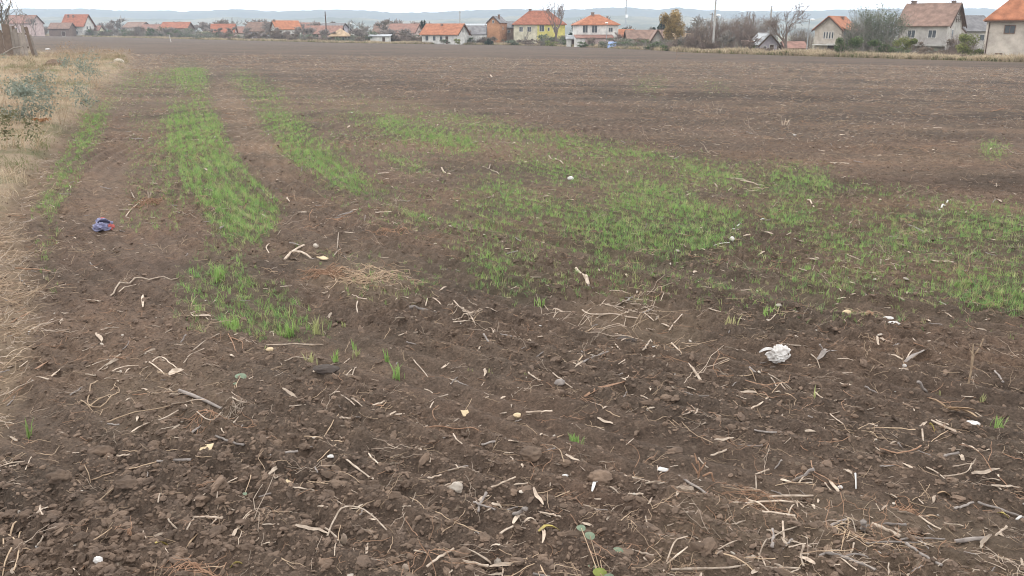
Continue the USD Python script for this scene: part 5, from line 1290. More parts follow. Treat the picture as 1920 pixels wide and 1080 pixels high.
def rag():
    blue = mat('blue_cloth', (0.27, 0.27, 0.38), (0.17, 0.17, 0.27), scale=60, rough=0.9); red = mat('red_cloth', (0.45, 0.13, 0.11), (0.35, 0.10, 0.09), scale=60, rough=0.9); navy = mat('navy_cloth', (0.035, 0.035, 0.065), (0.025, 0.025, 0.045), scale=60, rough=0.9)
    p = spot(198, 428); s = ppm(198, 428)
    t = thing('rag', 'crumpled blue and red cloth rag on the soil at left', 'rag', p)
    def blob(c, r, seed):
        m = trimesh.creation.icosphere(4, 1.0); v = np.array(m.vertices)
        v = v * (1 + 0.5 * (1 - 2 * np.abs(meshkit.noise(v * 2.4 + seed, 31) - 0.5)) ** 3 - 0.2 + 0.9 * (meshkit.fbm(v * 1.7 + seed, 3, seed) - 0.5) - 0.22 * np.abs(meshkit.noise(v * 3 + seed, 3) - 0.5))[:, None]
        return v * np.array(r) * s + np.array(c) * s, np.array(m.faces)
    part('blue_cloth', blob((-3, 0, 7), (17, 13, 9), 3), blue, t, True); part('blue_cloth', blob((-8, 8, 14), (10, 8, 6), 4), blue, t, True)
    part('red_lining', blob((12, -4, 7), (5.5, 5, 5), 6), red, t, True); part('red_trim', blob((-10, 12, 18), (5, 4, 3), 8), red, t, True)
    part('dark_band', tube(np.array([(-10, -6, 15), (-3, -7, 19), (5, -6, 19), (12, -5, 15)]) * s, np.array([1.6, 2.6, 2.8, 2.0]) * s, 6), navy, t, True)
rag()
# --- near left
stick('thick grey split maize stalk near the left foreground, with a frayed tail to its right', [[(336, 731), (415, 766)]], 13, 'grey', 0.012, name='maize_stalk')
tangle('frayed grey fibrous end beside the thick grey split stalk', 438, 772, 70, 34, 'husk', 26, 11, 2.2, straight=0.4)
stick('forked pale straw in the left foreground', [[(182, 686), (205, 668), (224, 652)], [(158, 674), (182, 670), (203, 666)]], 4, 'pale')
stick('pale curling root arching over the soil left of the seedling', [[(210, 690), (240, 678), (258, 675)], [(244, 675), (234, 698)], [(286, 680), (296, 669), (307, 670), (318, 681), (340, 691)], [(280, 680), (300, 695), (314, 704)]], 4.5, 'pale', 0.015, name='root', cat='root')
stick('ring of bent dry straw in the left foreground', [[(182, 706), (164, 735), (163, 756), (180, 761), (207, 753), (224, 738), (222, 716), (212, 708)], [(160, 758), (185, 748), (214, 742)], [(150, 742), (172, 762)]], 4.2, 'straw', 0.02, name='straw_ring', cat='straw')
stick('long thin straw below the ring of bent straw', [[(190, 797), (240, 778), (300, 768), (332, 758)], [(292, 771), (305, 783)]], 4, 'straw', 0.01)
leaf('pale leaf sheath at the end of a straw, near the thick grey stalk', [(246, 805), (262, 801), (275, 797)], 13, 'pale')
stick('pale straw leading from the leaf sheath', [[(268, 799), (310, 792), (347, 768)], [(347, 768), (352, 775)]], 5.5, 'pale', 0.012)
tangle('loose brown roots around the foot of the thick grey stalk', 390, 790, 80, 40, 'rust', 22, 12, 2.0)
stick('bent straw hook near the brown roots', [[(371, 785), (388, 801), (405, 803), (414, 780)]], 4, 'pale', 0.012)
leaf('rust-brown bark strip at the left border', [(62, 690), (78, 681), (92, 668)], 11, 'rust', name='bark_strip', cat='bark strip')
leaf('pale pointed leaf bit right of the bark strip', [(94, 697), (103, 690), (111, 682)], 8, 'husk')
stick('straw with dark rings left of the wheat patch', [[(360, 650), (385, 634), (411, 620)]], 4.2, 'pale', 0.008)
stick('bent straw right of the curling root', [[(344, 678), (358, 662), (382, 649)]], 4.2, 'pale', 0.008)
stick('branching rusty root below the wheat patch', [[(426, 620), (436, 640), (444, 661)], [(432, 628), (448, 636), (456, 640), (454, 650)]], 3.2, 'rust', 0.012, name='root', cat='root')
chip('cream squarish chip lying among dark clods at left', 388, 843, 21, 14, 0.15)
stick('short pale straw above the cream chip', [[(328, 826), (349, 837)]], 3.8, 'pale')
stick('long pale straw entering from the left border', [[(-4, 890), (22, 872), (47, 855)]], 4.2, 'pale', 0.015)
stick('short straw right of the long straw at the left border', [[(46, 872), (58, 853)]], 4, 'pale')
stick('straight thin straw among the dark clods', [[(176, 935), (197, 917), (218, 900)]], 4, 'straw', 0.006)
stick('long wavy twig in the bottom left corner area', [[(138, 1031), (165, 1027), (185, 1012), (212, 986), (228, 975), (240, 959)]], 4.2, 'straw', 0.006, name='twig', cat='twig')
stick(('long pale straw crossed by a shorter one, left of the bottom centre', 'short upright straw crossing the long pale one, left of the bottom centre'), [[(364, 941), (400, 927), (446, 903)], [(408, 950), (413, 908)]], 4.6, 'pale', 0.01)
stick('greenish flattened stem among the clods', [[(170, 881), (195, 884), (214, 887)]], 5, 'straw')
stick('branched dry weed skeleton in the bottom left corner', [[(-6, 990), (14, 1006), (30, 1022), (40, 1042), (36, 1070), (30, 1090)], [(40, 1050), (57, 1036)], [(8, 1004), (10, 1042)], [(16, 1000), (30, 975)], [(33, 1010), (38, 984)], [(26, 1050), (6, 1085)]], 6, 'straw', 0.02, name='weed_skeleton', cat='dead weed')
leaf('yellow leaf beside a clod at bottom left', [(291, 1019), (302, 1013), (313, 1009)], 12, 'yellow', 0.012)
leaf('green-yellow curled leaf at the bottom edge', [(430, 1050), (441, 1048), (454, 1053)], 10, 'yellow', 0.012, roll=0.8)
leaf('tan papery bit right of the yellow leaf', [(348, 1010), (359, 1006), (371, 1000)], 9, 'tan')
tangle('bundle of reddish roots at the bottom edge left of centre', 355, 1062, 130, 44, 'rust', 40, 14, 2.6, straight=0.12)
lump('white round pebble half sunk at the bottom edge', 187, 1068, 17, 15, 'white', 'pebble', 'pebble')
lump('tiny white pebble at bottom left', 67, 1015, 7, 6, 'white', 'pebble', 'pebble')
leaf('rust-red leaf scrap among bottom left clods', [(60, 954), (75, 950), (90, 945)], 8, 'rust')
lump('small brown brick fragment between clods at bottom left', 243, 1003, 9, 17, 'rust', 'brick_fragment', 'brick fragment', sub=2)
tangle('pinkish straw wisps at the left border', 8, 865, 40, 50, 'husk', 10, 15, 3.2)
stick('straw stub sticking out at bottom left', [[(297, 945), (303, 929)]], 5, 'pale', 0.02)
stick(('longest straw of the twiggy trio at lower left of centre', 'second straw of the twiggy trio at lower left of centre', 'shortest straw of the twiggy trio at lower left of centre'), [[(440, 989), (455, 980), (474, 971)], [(453, 985), (470, 975)], [(437, 1000), (441, 990)]], 4.6, 'pale', 0.015)
for k, (px, py, w, h, lab) in enumerate([(190, 842, 52, 36, 'large brown clod at left, above the dark clods'), (112, 897, 48, 32, 'broad flat clod at the lower left'), (240, 910, 46, 26, 'long dark clod beside a thin straw'), (295, 1000, 34, 26, 'squarish clod next to the yellow leaf'), (250, 1020, 26, 22, 'rounded clod at bottom left'), (995, 850, 46, 34, 'big reddish-brown clod at bottom centre'), (1128, 890, 52, 36, 'biggest brown clod right of bottom centre'), (740, 945, 30, 24, 'tilted flat clod at bottom centre-left'), (868, 1030, 36, 30, 'pale brown clod near the pale oval stone'), (830, 1020, 28, 26, 'crumbly clod at the bottom centre'), (1052, 730, 26, 20, 'clod beside the grey husk bit'), (52, 970, 30, 24, 'rounded clod at the bottom left border'), (700, 905, 28, 20, 'flat clod in the lower middle'), (612, 1055, 34, 26, 'clod at the bottom edge below the arched stick'), (1370, 805, 24, 18, 'clod on the wheel-smoothed strip at right'), (1250, 745, 26, 20, 'clod right of the rust-brown cob'), (1175, 760, 24, 18, 'clod beneath the rust-brown cob')]):
    lump(lab, px, py, w * 0.85, h * 0.8, 'soil', 'soil_clod', 'soil clod', seed=60 + k, sink=0.36, lumpy=0.55)
# --- middle foreground
stick('long pale straw below the wheat patch', [[(496, 638), (545, 637), (606, 632)]], 4.5, 'pale', 0.012)
stick('pale straw left of the two small wheat tufts', [[(534, 679), (560, 668), (582, 666)]], 4.2, 'pale', 0.01)
lump('dark clod with a hollow in the middle foreground', 612, 700, 44, 15, 'darksoil', 'soil_clod', 'soil clod', seed=81, lumpy=0.4)
lump('cream pebble left of the wheat tufts', 506, 658, 14, 8, 'cream', 'pebble', 'pebble')
stick('pale bent straw in the centre', [[(747, 633), (765, 626), (783, 621)]], 4.2, 'pale', 0.006)
stick(('pale straw slanting at the centre', 'lower pale straw under the slanting one at the centre'), [[(775, 664), (790, 683), (802, 699)], [(795, 710), (811, 725)]], 4.4, 'pale', 0.006)
stick('dark grey straw right of the forked straw', [[(845, 713), (858, 692)]], 3.4, 'grey', 0.01)
stick(('upper of two parallel pale straws in the lower middle', 'lower of two parallel pale straws in the lower middle'), [[(640, 749), (666, 769)], [(659, 756), (680, 772)]], 4.4, 'pale', 0.008)
stick('long wavy reddish root in the lower middle', [[(780, 796), (820, 795), (838, 799), (856, 806), (885, 802), (902, 811)]], 4.2, 'rust', 0.012, name='root', cat='root')
stick('leaning straw above the long reddish root', [[(803, 758), (813, 741)]], 4.6, 'pale', 0.015)
tangle('bleached tangle of dry roots right of the centre', 880, 590, 62, 42, 'pale', 24, 16, 2.8, straight=0.45)
stick('curved pale root reaching into the bleached tangle', [[(850, 565), (862, 582), (880, 592), (890, 608)]], 4.6, 'pale', 0.012, name='root', cat='root')
stick('dark grey rotten stalk lying left of the bleached tangle', [[(768, 583), (795, 582), (820, 585)]], 11, 'grey', 0.0, name='rotten_stalk')
stick(('slender straw curved upward near the tall tufts', 'tiny straw beside the curved slender one'), [[(646, 706), (656, 697), (660, 686)], [(660, 697), (668, 684)]], 4, 'pale', 0.02)
stick(('upright straw right above the dark stump', 'bent straw arching right of the upright one above the dark stump'), [[(798, 575), (803, 556)], [(812, 560), (822, 566), (831, 575)]], 4.2, 'pale', 0.014)
stick(('pale bent stub standing on the bare soil right of the wheat patch', 'thin bent straw above the pale bent stub'), [[(672, 566), (668, 578), (671, 592)], [(660, 553), (672, 566), (688, 566)]], 5, 'pale', 0.012)
leaf('pale twisted leaf bit right of the centre', [(910, 578), (922, 586), (933, 591)], 6, 'pale')
stick('thin twig crossing a clod at lower left of centre', [[(604, 816), (622, 800), (636, 785)]], 3.6, 'straw', 0.01, name='twig', cat='twig')
stick('arched pale stick with a short side branch at the bottom', [[(614, 1011), (624, 992), (635, 979), (652, 968), (672, 970), (690, 981), (707, 994), (726, 1012)], [(695, 983), (697, 972), (700, 962)]], 6, 'pale', 0.03, name='twig', cat='twig')
chip('upright cream bark chip in the lower left of centre', 541, 911, 9, 22, 1.2, 'cream')
lump('pale round stone with a darker flank right of the bottom centre', 856, 924, 24, 26, 'stone', seed=83)
lump('pale oval stone at the bottom edge', 934, 1048, 14, 22, 'stone', seed=84)
lump('brownish stone at the bottom edge left of the oval stone', 760, 1062, 14, 16, 'husk', seed=85, sub=2)
chip('white chip in the lower middle', 620, 854, 14, 9, 0.3, 'white')
chip('slim cream chip above the white chip', 634, 823, 7, 12, 0.8, 'cream')
stick('upright straw stub at the bottom edge', [[(628, 1052), (631, 1031)]], 4.2, 'pale', 0.02)
stick(('long straw of the crossing star in the lower middle', 'level straw of the crossing star in the lower middle', 'steep straw of the crossing star in the lower middle'), [[(840, 886), (862, 879), (890, 872)], [(856, 884), (884, 880)], [(852, 870), (860, 884)]], 4.2, 'pale', 0.012)
chip('shell-like pale curl in the middle right', 872, 763, 14, 8, 0.4, 'cream')
stick('short straw below the cream curl', [[(786, 885), (792, 878)]], 3.4, 'pale')
leaf('cream split bark standing left of the green weed', [(962, 990), (972, 976), (986, 962)], 14, 'pale', 0.02, name='bark_strip', cat='bark strip')
leaf('brown curled husk under the split bark', [(982, 986), (995, 982), (1008, 986)], 10, 'husk', 0.02)
# --- right foreground
leaf('rust-brown maize cob husk right of the centre', [(1096, 741), (1130, 731), (1160, 726), (1177, 719)], 13, 'rust', 0.012, name='cob_husk', cat='husk', roll=0.1)
stick('thick cut pale stalk slanting at centre right', [[(1290, 688), (1303, 700), (1315, 713)]], 8, 'pale', 0.004, name='maize_stalk', taper=0.95)
stick('long slender straw right of the cut stalk', [[(1368, 715), (1400, 705), (1432, 689)], [(1405, 695), (1418, 706)]], 4, 'straw', 0.01)
stick('pale straw across a grey husk', [[(1036, 705), (1050, 716), (1073, 728)]], 4.6, 'pale', 0.006)
stick('straight straw right of the bleached tangle', [[(1085, 680), (1107, 660)]], 4.2, 'straw', 0.006)
stick('pale stick near the dark clod pair', [[(1150, 641), (1168, 656)]], 5.2, 'pale')
stick('whitish thick stub at centre right', [[(1260, 630), (1278, 652)]], 6.5, 'pale', 0.004)
stick('long straw above the dark clod pair', [[(1097, 620), (1116, 611), (1136, 603)]], 4.6, 'straw', 0.006)
stick(('straw slanting up to the right in the centre-right litter', 'straw left of the slanting one in the centre-right litter', 'straw above the slanting one in the centre-right litter'), [[(1255, 613), (1279, 591)], [(1208, 592), (1226, 602)], [(1240, 572), (1262, 587)]], 4.6, 'pale', 0.006)
stick('pale straw at the edge of the wheat area', [[(1329, 575), (1351, 589)]], 4.8, 'pale')
stick(('bent straw above the long slender straw', 'level straw above the bent straw, right of the cut stalk'), [[(1342, 686), (1358, 676), (1374, 666)], [(1343, 667), (1366, 665)]], 3.8, 'straw', 0.01)
stick('long curving leaf rib in the centre-right litter', [[(1092, 574), (1104, 583), (1126, 585), (1150, 586), (1172, 592), (1196, 596)]], 6, 'husk', 0.006, name='leaf_rib', cat='leaf rib')
leaf('pale broad leaf bit over the long leaf rib', [(1150, 577), (1166, 574), (1190, 573)], 9, 'husk')
stick('short thick pale stalk with a knotted end', [([(1080, 507), (1090, 518), (1101, 528)], 9), ([(1098, 524), (1103, 531)], 12)], 9, 'pale', 0.006, name='maize_stalk', taper=0.95)
lump('dark hollowed clod pair at centre right', 1172, 634, 40, 18, 'darksoil', 'soil_clod', 'soil clod', seed=86, lumpy=0.45)
lump('cream oval pebble left of the small green tuft', 970, 763, 15, 8, 'cream', 'pebble', 'pebble')
leaf('pale willow-shaped leaf right of the small green tuft', [(1130, 770), (1138, 766), (1147, 761)], 7, 'pale')
chip('small white chip at the lower centre right', 1060, 878, 14, 6, 0.2, 'white')
chip('small white bone-like bit left of the reddish weed', 1244, 870, 22, 7, -0.2, 'white')
leaf('pair of white papery strips below the biggest clod', [(1110, 926), (1114, 917), (1120, 906)], 9, 'white', 0.02)
leaf('pale torn strip right of the white papery pair', [(1136, 914), (1146, 922), (1158, 930)], 8, 'pale', 0.015)
stick('straight pale straw pointing at the camera', [[(1210, 965), (1214, 1002)]], 5, 'pale', 0.008)
stick('tapering straw left of the green weed', [[(1076, 940), (1100, 943), (1127, 955)]], 5, 'pale', 0.008)
leaf('yellowing leaf at bottom right of centre', [(1010, 1003), (1028, 997), (1050, 999)], 14, 'yellow', 0.02)
def reddish_weed():
    upright('reddish dried weed with spreading roots at lower right', [[(1310, 880), (1312, 862), (1308, 848)], [(1310, 872), (1296, 852)], [(1312, 866), (1322, 850)], [(1312, 880), (1290, 890), (1278, 892)], [(1318, 876), (1334, 868), (1337, 880), (1345, 895), (1352, 925)], [(1310, 880), (1311, 900)], [(1326, 900), (1340, 880)], [(1306, 852), (1300, 834)]], (1310, 884), 4, 'rust', 'dead_weed', 'dead weed')
reddish_weed()
stick(('upper left stalk of the crossing heap at lower right', 'thick right-hand stalk of the crossing heap at lower right', 'lower left slanting stalk of the crossing heap at lower right', 'leftmost low stalk of the crossing heap at lower right', 'short upright stub on top of the crossing heap at lower right', 'long level stalk at the base of the crossing heap at lower right', 'short stub below the thick stalk of the crossing heap at lower right', 'detached stub under the crossing heap at lower right'), [([(1388, 896), (1420, 903), (1450, 912)], 6), ([(1440, 920), (1480, 922), (1526, 914)], 8), ([(1400, 925), (1425, 936), (1445, 948)], 6), ([(1364, 944), (1390, 941), (1420, 932)], 6), ([(1420, 905), (1418, 880)], 5), ([(1390, 930), (1440, 934), (1500, 932)], 7), ([(1490, 921), (1497, 944)], 5), ([(1478, 955), (1490, 937)], 5)], 6, 'pale', 0.022, name='stalk_heap', cat='stalk heap')
tangle('fine rusty rootlets around the stalk heap', 1420, 925, 150, 60, 'rust', 44, 17, 2.0)
stick(('longest of three sticks left of the bottom straws', 'bent stick leaning over the longest one, left of the bottom straws', 'short stick behind the bent one, left of the bottom straws'), [[(1246, 1056), (1272, 1046), (1312, 1029)], [(1250, 1052), (1265, 1024), (1288, 1017)], [(1262, 1005), (1290, 1016)]], 5.5, 'pale', 0.02)
stick('slanting pale stick in the bottom litter', [[(1342, 1031), (1362, 1026), (1387, 1016)]], 5, 'pale', 0.015)
stick('leaning straw in the bottom right litter', [[(1421, 1056), (1428, 1036), (1440, 1018)]], 5, 'pale', 0.03)
stick('long pale pole-like stalk along the bottom edge', [[(1258, 1068), (1330, 1069), (1400, 1070), (1500, 1070)]], 8, 'pale', 0.01, name='maize_stalk')
stick('thin stalk crossing the pole-like stalk', [[(1340, 1050), (1370, 1058), (1410, 1078)]], 6, 'straw', 0.02)
leaf('flat grey bark piece right of the white bag', [(1533, 672), (1550, 665), (1569, 659)], 15, 'grey', 0.02, name='bark_piece', cat='bark piece', roll=0.0)
stick(('pale fibre at the left end of the flat grey bark', 'short fibre under the left end of the flat grey bark', 'pale fibre trailing right of the flat grey bark'), [[(1520, 664), (1532, 668), (1540, 676)], [(1515, 682), (1522, 670)], [(1570, 672), (1600, 676)]], 3.6, 'pale', 0.008)
leaf('grey splayed husk right of the flat bark', [(1692, 679), (1715, 668), (1745, 662)], 13, 'grey', 0.02)
stick('splayed prongs of the grey husk', [[(1692, 676), (1672, 668), (1650, 660)], [(1700, 672), (1706, 662), (1715, 655)], [(1710, 667), (1742, 657)], [(1722, 672), (1745, 676), (1760, 680)]], 4.6, 'husk', 0.015, name='leaf_rib', cat='leaf rib')
lump('cream knob at the foot of the splayed husk', 1697, 681, 8, 7, 'white', 'pebble', 'pebble')
upright('upright forked dead stem at the right', [[(1816, 716), (1817, 690), (1817, 662), (1826, 646), (1830, 630)], [(1817, 662), (1810, 652)], [(1817, 690), (1813, 640)]], (1816, 718), 4, 'straw')
def lobed_leaf():
    p = spot(1800, 768); s = ppm(1800, 768)
    t = thing('curled_leaf', 'curled tan three-lobed leaf at the right', 'leaf', p)
    for a in ([(-20, 8), (-4, 4), (10, -2), (24, -3)], [(0, 2), (6, -10), (10, -20)], [(-20, 9), (-12, 4), (-2, -2)]):
        q = np.array([[x * s, y * s * 2.0, (9 + 4 * math.sin(x * 0.1)) * s] for x, y in a]); tt = np.linspace(0, len(q) - 1, 8)
        q = np.stack([np.interp(tt, np.arange(len(q)), q[:, i]) for i in range(3)], -1)
        part('lobe', ribbon(q, 12 * s * np.sin(np.pi * (0.15 + 0.75 * np.linspace(0, 1, 8))), 0.5, 0.3), MS['tan'], t, True)
    q = np.array([(-20, 16, 9), (-30, 34, 14), (-34, 50, 10)]) * s
    part('stem', tube(q, [1.6 * s, 1.4 * s, 1.0 * s], 5), MS['tan'], t, True)
lobed_leaf()
lump('white oval chip below the curled tan leaf', 1825, 791, 27, 8, 'white', 'chip', 'chip', sub=2)
leaf('yellow leaf standing near the pale strip', [(1742, 800), (1746, 806), (1752, 812)], 9, 'yellow', 0.02, roll=1.0)
stick('pale straight straw right of the curled tan leaf', [[(1832, 754), (1858, 767)]], 4.2, 'pale')
stick('branching twig left of the flat bark piece', [[(1440, 702), (1452, 710), (1474, 720), (1486, 726)], [(1445, 706), (1454, 720), (1457, 730)], [(1453, 732), (1458, 718)]], 4, 'pale', 0.012, name='twig', cat='twig')
stick('curved pale twig above the splayed husk', [[(1712, 630), (1718, 640), (1732, 641), (1745, 637)]], 4.2, 'pale', 0.012, name='twig', cat='twig')
stick('white speckled twig at the right of the track', [[(1556, 780), (1562, 790), (1580, 799)]], 4.2, 'pale', 0.008, name='twig', cat='twig')
stick('dark grey round stalk lying at the lower right', [[(1793, 1000), (1818, 1001), (1850, 1004)]], 14, 'grey', 0.0, name='maize_stalk', taper=0.98, wob=0.05)
stick('thick pale cut stalk in the lower right litter', [[(1637, 974), (1662, 988), (1688, 1003)]], 14, 'pale', 0.0, name='maize_stalk', taper=0.9, wob=0.05)
stick(('brown stick under the thick pale cut stalk', 'grey-brown stick right of the brown one, pointing at the dark stalk'), [[(1612, 1019), (1660, 1012), (1724, 1011)], [(1688, 1008), (1730, 1001), (1774, 995)]], 7, 'grey', 0.006)
stick('short upright pale stalk at lower right', [[(1467, 984), (1470, 1015)]], 8, 'pale', 0.01)
stick('long crooked twig at lower right', [[(1436, 1022), (1475, 996), (1505, 990), (1540, 982), (1548, 972), (1572, 968), (1602, 978)]], 5.5, 'husk', 0.012, name='twig', cat='twig')
tangle('fan of dry straw at lower right', 1600, 1003, 90, 70, 'straw', 26, 18, 3.0, straight=0.08, lift=0.8)
stick('curved straw rising above the straw fan', [[(1586, 953), (1600, 972), (1605, 993)]], 4.2, 'pale', 0.02)
stick('white straw stub in the lower right', [[(1604, 885), (1607, 901)]], 6, 'white', 0.01)
chip('white torn paper bit in the lower right', 1577, 897, 10, 8, 0.5, 'white')
stick('pale stick slanting near the right border', [[(1849, 1013), (1878, 1032)]], 5, 'pale', 0.006)
stick('angular straw bent at right angles near the right border', [[(1738, 870), (1772, 893)], [(1764, 884), (1795, 890), (1815, 891), (1821, 879)]], 5, 'pale', 0.012)
leaf('orange-tan leaf in the lower right', [(1760, 912), (1771, 914), (1784, 917)], 12, 'tan', 0.015)
leaf('second orange-tan leaf below the first one', [(1736, 950), (1750, 954), (1764, 957)], 12, 'tan', 0.015)
leaf('yellow leaf near the right border', [(1870, 955), (1880, 959), (1893, 963)], 11, 'yellow', 0.015)
stick('white tube-like bit at the right border', [[(1908, 965), (1917, 955)]], 8, 'white', 0.004, taper=1.0)
stick('broad pale strip standing above the smooth track', [[(1728, 799), (1731, 830)]], 6, 'pale', 0.01)
stick(('steep straw of the x-shaped pair at lower right', 'level straw of the x-shaped pair at lower right'), [[(1499, 891), (1515, 873)], [(1502, 881), (1527, 881)]], 4.6, 'pale', 0.012)
stick('long bowed straw at the bottom right', [[(1555, 1030), (1572, 1056), (1605, 1080)]], 5.5, 'pale', 0.012)
stick(('dark bent stick right of the long bowed straw', 'dark short stick left of the long bowed straw'), [[(1582, 1046), (1604, 1040), (1628, 1048)], [(1536, 1050), (1556, 1038)]], 8, 'grey', 0.006)
leaf('pale curl of leaf above the angular straw', [(1668, 833), (1682, 828), (1692, 828)], 8, 'pale', 0.02)
leaf('round grey leaf with a stalk right of the stalk heap', [(1518, 927), (1524, 934), (1528, 942)], 12, 'husk', 0.015)
tangle('rusty leaf mould patch at the lower right', 1705, 938, 60, 30, 'rust', 22, 19, 2.4)
tangle('straw wisps at the bottom right corner', 1880, 1050, 90, 60, 'husk', 26, 20, 2.4)
for px, py, w, h, m, lab in [(1588, 586, 16, 11, 'cream', 'cream pebble at the edge of the right wheat'), (1631, 579, 16, 16, 'rust', 'pinkish pebble right of the cream pebble'), (1668, 581, 20, 8, 'white', 'white flat pebble right of the pinkish pebble'), (1676, 601, 24, 10, 'white', 'white angular pebble below the flat one'), (1372, 455, 10, 11, 'white', 'white pebble standing out in the dense wheat'), (1461, 570, 14, 7, 'stone', 'grey pebble left of the cream pebble'), (1492, 630, 12, 11, 'stone', 'pale pebble above the white bag'), (1513, 633, 6, 6, 'white', 'small white pebble near the white bag'), (592, 465, 11, 9, 'stone', 'pale round pebble beside the crossed thick sticks'), (1490, 252, 8, 4, 'white', 'white pebble far out in the field at right'), (1070, 338, 12, 8, 'white', 'white pebble in the sparse wheat'), (1440, 600, 12, 8, 'stone', 'pale stone left of the wheat edge'), (1050, 720, 20, 12, 'grey', 'grey stone below the pale straw'), (1245, 440, 8, 5, 'cream', 'cream pebble in the dense wheat')]:
    lump(lab, px, py, w, h, m, 'pebble', 'pebble', sub=2)
# --- middle distance
tangle('tan root clump with pale sticks left of the long wheat strip', 282, 384, 74, 26, 'rust', 50, 21, 2.0, name='root_clump', cat='root clump', lift=0.7)
stick(('long pale stick poking left out of the tan root clump', 'crooked pale stick left of the long one at the tan root clump', 'upright stick above the tan root clump', 'short stick right in the tan root clump'), [[(235, 401), (262, 380)], [(222, 388), (240, 394), (250, 390)], [(256, 375), (246, 362), (244, 352)], [(262, 378), (290, 387)]], 3.4, 'pale', 0.02)
upright('forked whitish stub on the tan root clump', [[(281, 382), (280, 362)], [(281, 376), (286, 363)]], (281, 383), 4, 'pale')
stick('long forked stick left of the wheat patch', [([(206, 551), (232, 535), (262, 525), (300, 520), (332, 514)], 6), ([(223, 549), (255, 535)], 4)], 5, 'husk', 0.015, name='branch', cat='branch')
leaf('pale leaf standing on edge in the bare soil at left', [(268, 575), (268, 563), (268, 553)], 7, 'pale', 0.02)
stick(('left thick pale stick of two leaning together below the long wheat strip', 'right thick pale stick of two leaning together below the long wheat strip'), [([(534, 491), (552, 475), (570, 462)], 8), ([(554, 478), (570, 483), (584, 491)], 7)], 8, 'pale', 0.02, name='branch', cat='branch', taper=0.8)
stick('white hooked root right of the long wheat strip', [[(508, 457), (499, 463), (500, 472), (505, 482)]], 4.4, 'pale', 0.015, name='root', cat='root')
stick(('straight straw right of the leaning thick sticks', 'thin upright straw above the straight one, right of the leaning thick sticks'), [[(626, 481), (640, 460)], [(632, 460), (635, 438)]], 4, 'pale', 0.015)
chip('cream chip right of the crossed thick sticks', 605, 491, 14, 10, 0.7, 'cream')
tangle('flattened heap of straw and dead weeds in the middle', 690, 522, 170, 60, 'straw', 70, 22, 2.0, lift=0.25, straight=0.5, name='straw_heap', cat='straw heap')
tangle('rusty root mat left of the straw heap', 610, 515, 110, 26, 'rust', 60, 23, 1.8, name='root_mat', cat='roots')
tangle('grey litter of broken stems at centre right', 1150, 590, 240, 90, 'husk', 20, 24, 2.2, straight=0.15, lift=0.1, name='stem_litter', cat='stem litter')
tangle('reddish root wisps on the bare patch right of the third wheat strip', 735, 437, 70, 18, 'rust', 26, 25, 1.8)
stick('whitish stalk in the sparse wheat at centre right', [[(1029, 295), (1042, 302), (1056, 309)]], 5.5, 'pale', 0.01)
stick('forked whitish stalk left of the sparse wheat', [[(905, 312), (920, 317), (936, 328)], [(917, 318), (920, 307)]], 4.4, 'pale', 0.02)
stick('whitish flat stalk on bare soil', [[(828, 317), (836, 322), (845, 331)]], 5.5, 'pale', 0.01)
leaf('white leaf scrap left of the flat stalk', [(820, 344), (829, 341), (838, 340)], 7, 'pale')
stick('thin straight straw on bare soil', [[(702, 331), (730, 331)]], 3.4, 'pale', 0.01)
stick('whitish stalk near the right border wheat', [[(1761, 397), (1769, 389), (1778, 379)]], 6, 'white', 0.02)
stick('grey weathered stalk in the right wheat', [[(1703, 426), (1722, 434), (1740, 444)]], 6.5, 'grey', 0.01)
stick('pale stalk in the dense wheat', [[(1514, 379), (1526, 391)]], 5.5, 'pale', 0.01)
stick('thin white straw beside the white pebble in the wheat', [[(1338, 466), (1367, 467)]], 3.6, 'white', 0.01)
stick('pale bent stalk at the right', [[(1740, 492), (1752, 499), (1786, 501)]], 5, 'pale', 0.01)
stick(('topmost pale stem of the stack lying in the wheat', 'second pale stem of the stack lying in the wheat', 'longest pale stem of the stack lying in the wheat', 'yellowest pale stem of the stack lying in the wheat', 'lowest pale stem of the stack lying in the wheat'), [[(1368, 339), (1404, 340)], [(1370, 339), (1410, 346)], [(1388, 345), (1424, 351)], [(1420, 353), (1434, 350)], [(1412, 358), (1430, 357)]], 3.6, 'pale', 0.02)
stick('white stick in the wheat at right', [[(1426, 418), (1438, 413)]], 4.2, 'white', 0.01)
stick(('longer whitish straw left of the white stick in the wheat', 'shorter whitish straw above the longer one in the wheat'), [[(1370, 431), (1384, 438)], [(1382, 425), (1390, 422)]], 4, 'white', 0.01)
stick('long straw lying far out at right', [[(1556, 305), (1592, 306)]], 3.2, 'pale', 0.01)
upright('cluster of upright pale stubs far out at right', [[(1467, 236), (1465, 227)], [(1470, 236), (1472, 224)], [(1474, 236), (1479, 226)]], (1470, 237), 2.6, 'pale', 'stubble', 'stubble')
stick('pale stalk pointing at the bare ground near the right wheat', [[(1240, 398), (1250, 404)]], 4, 'pale', 0.01)
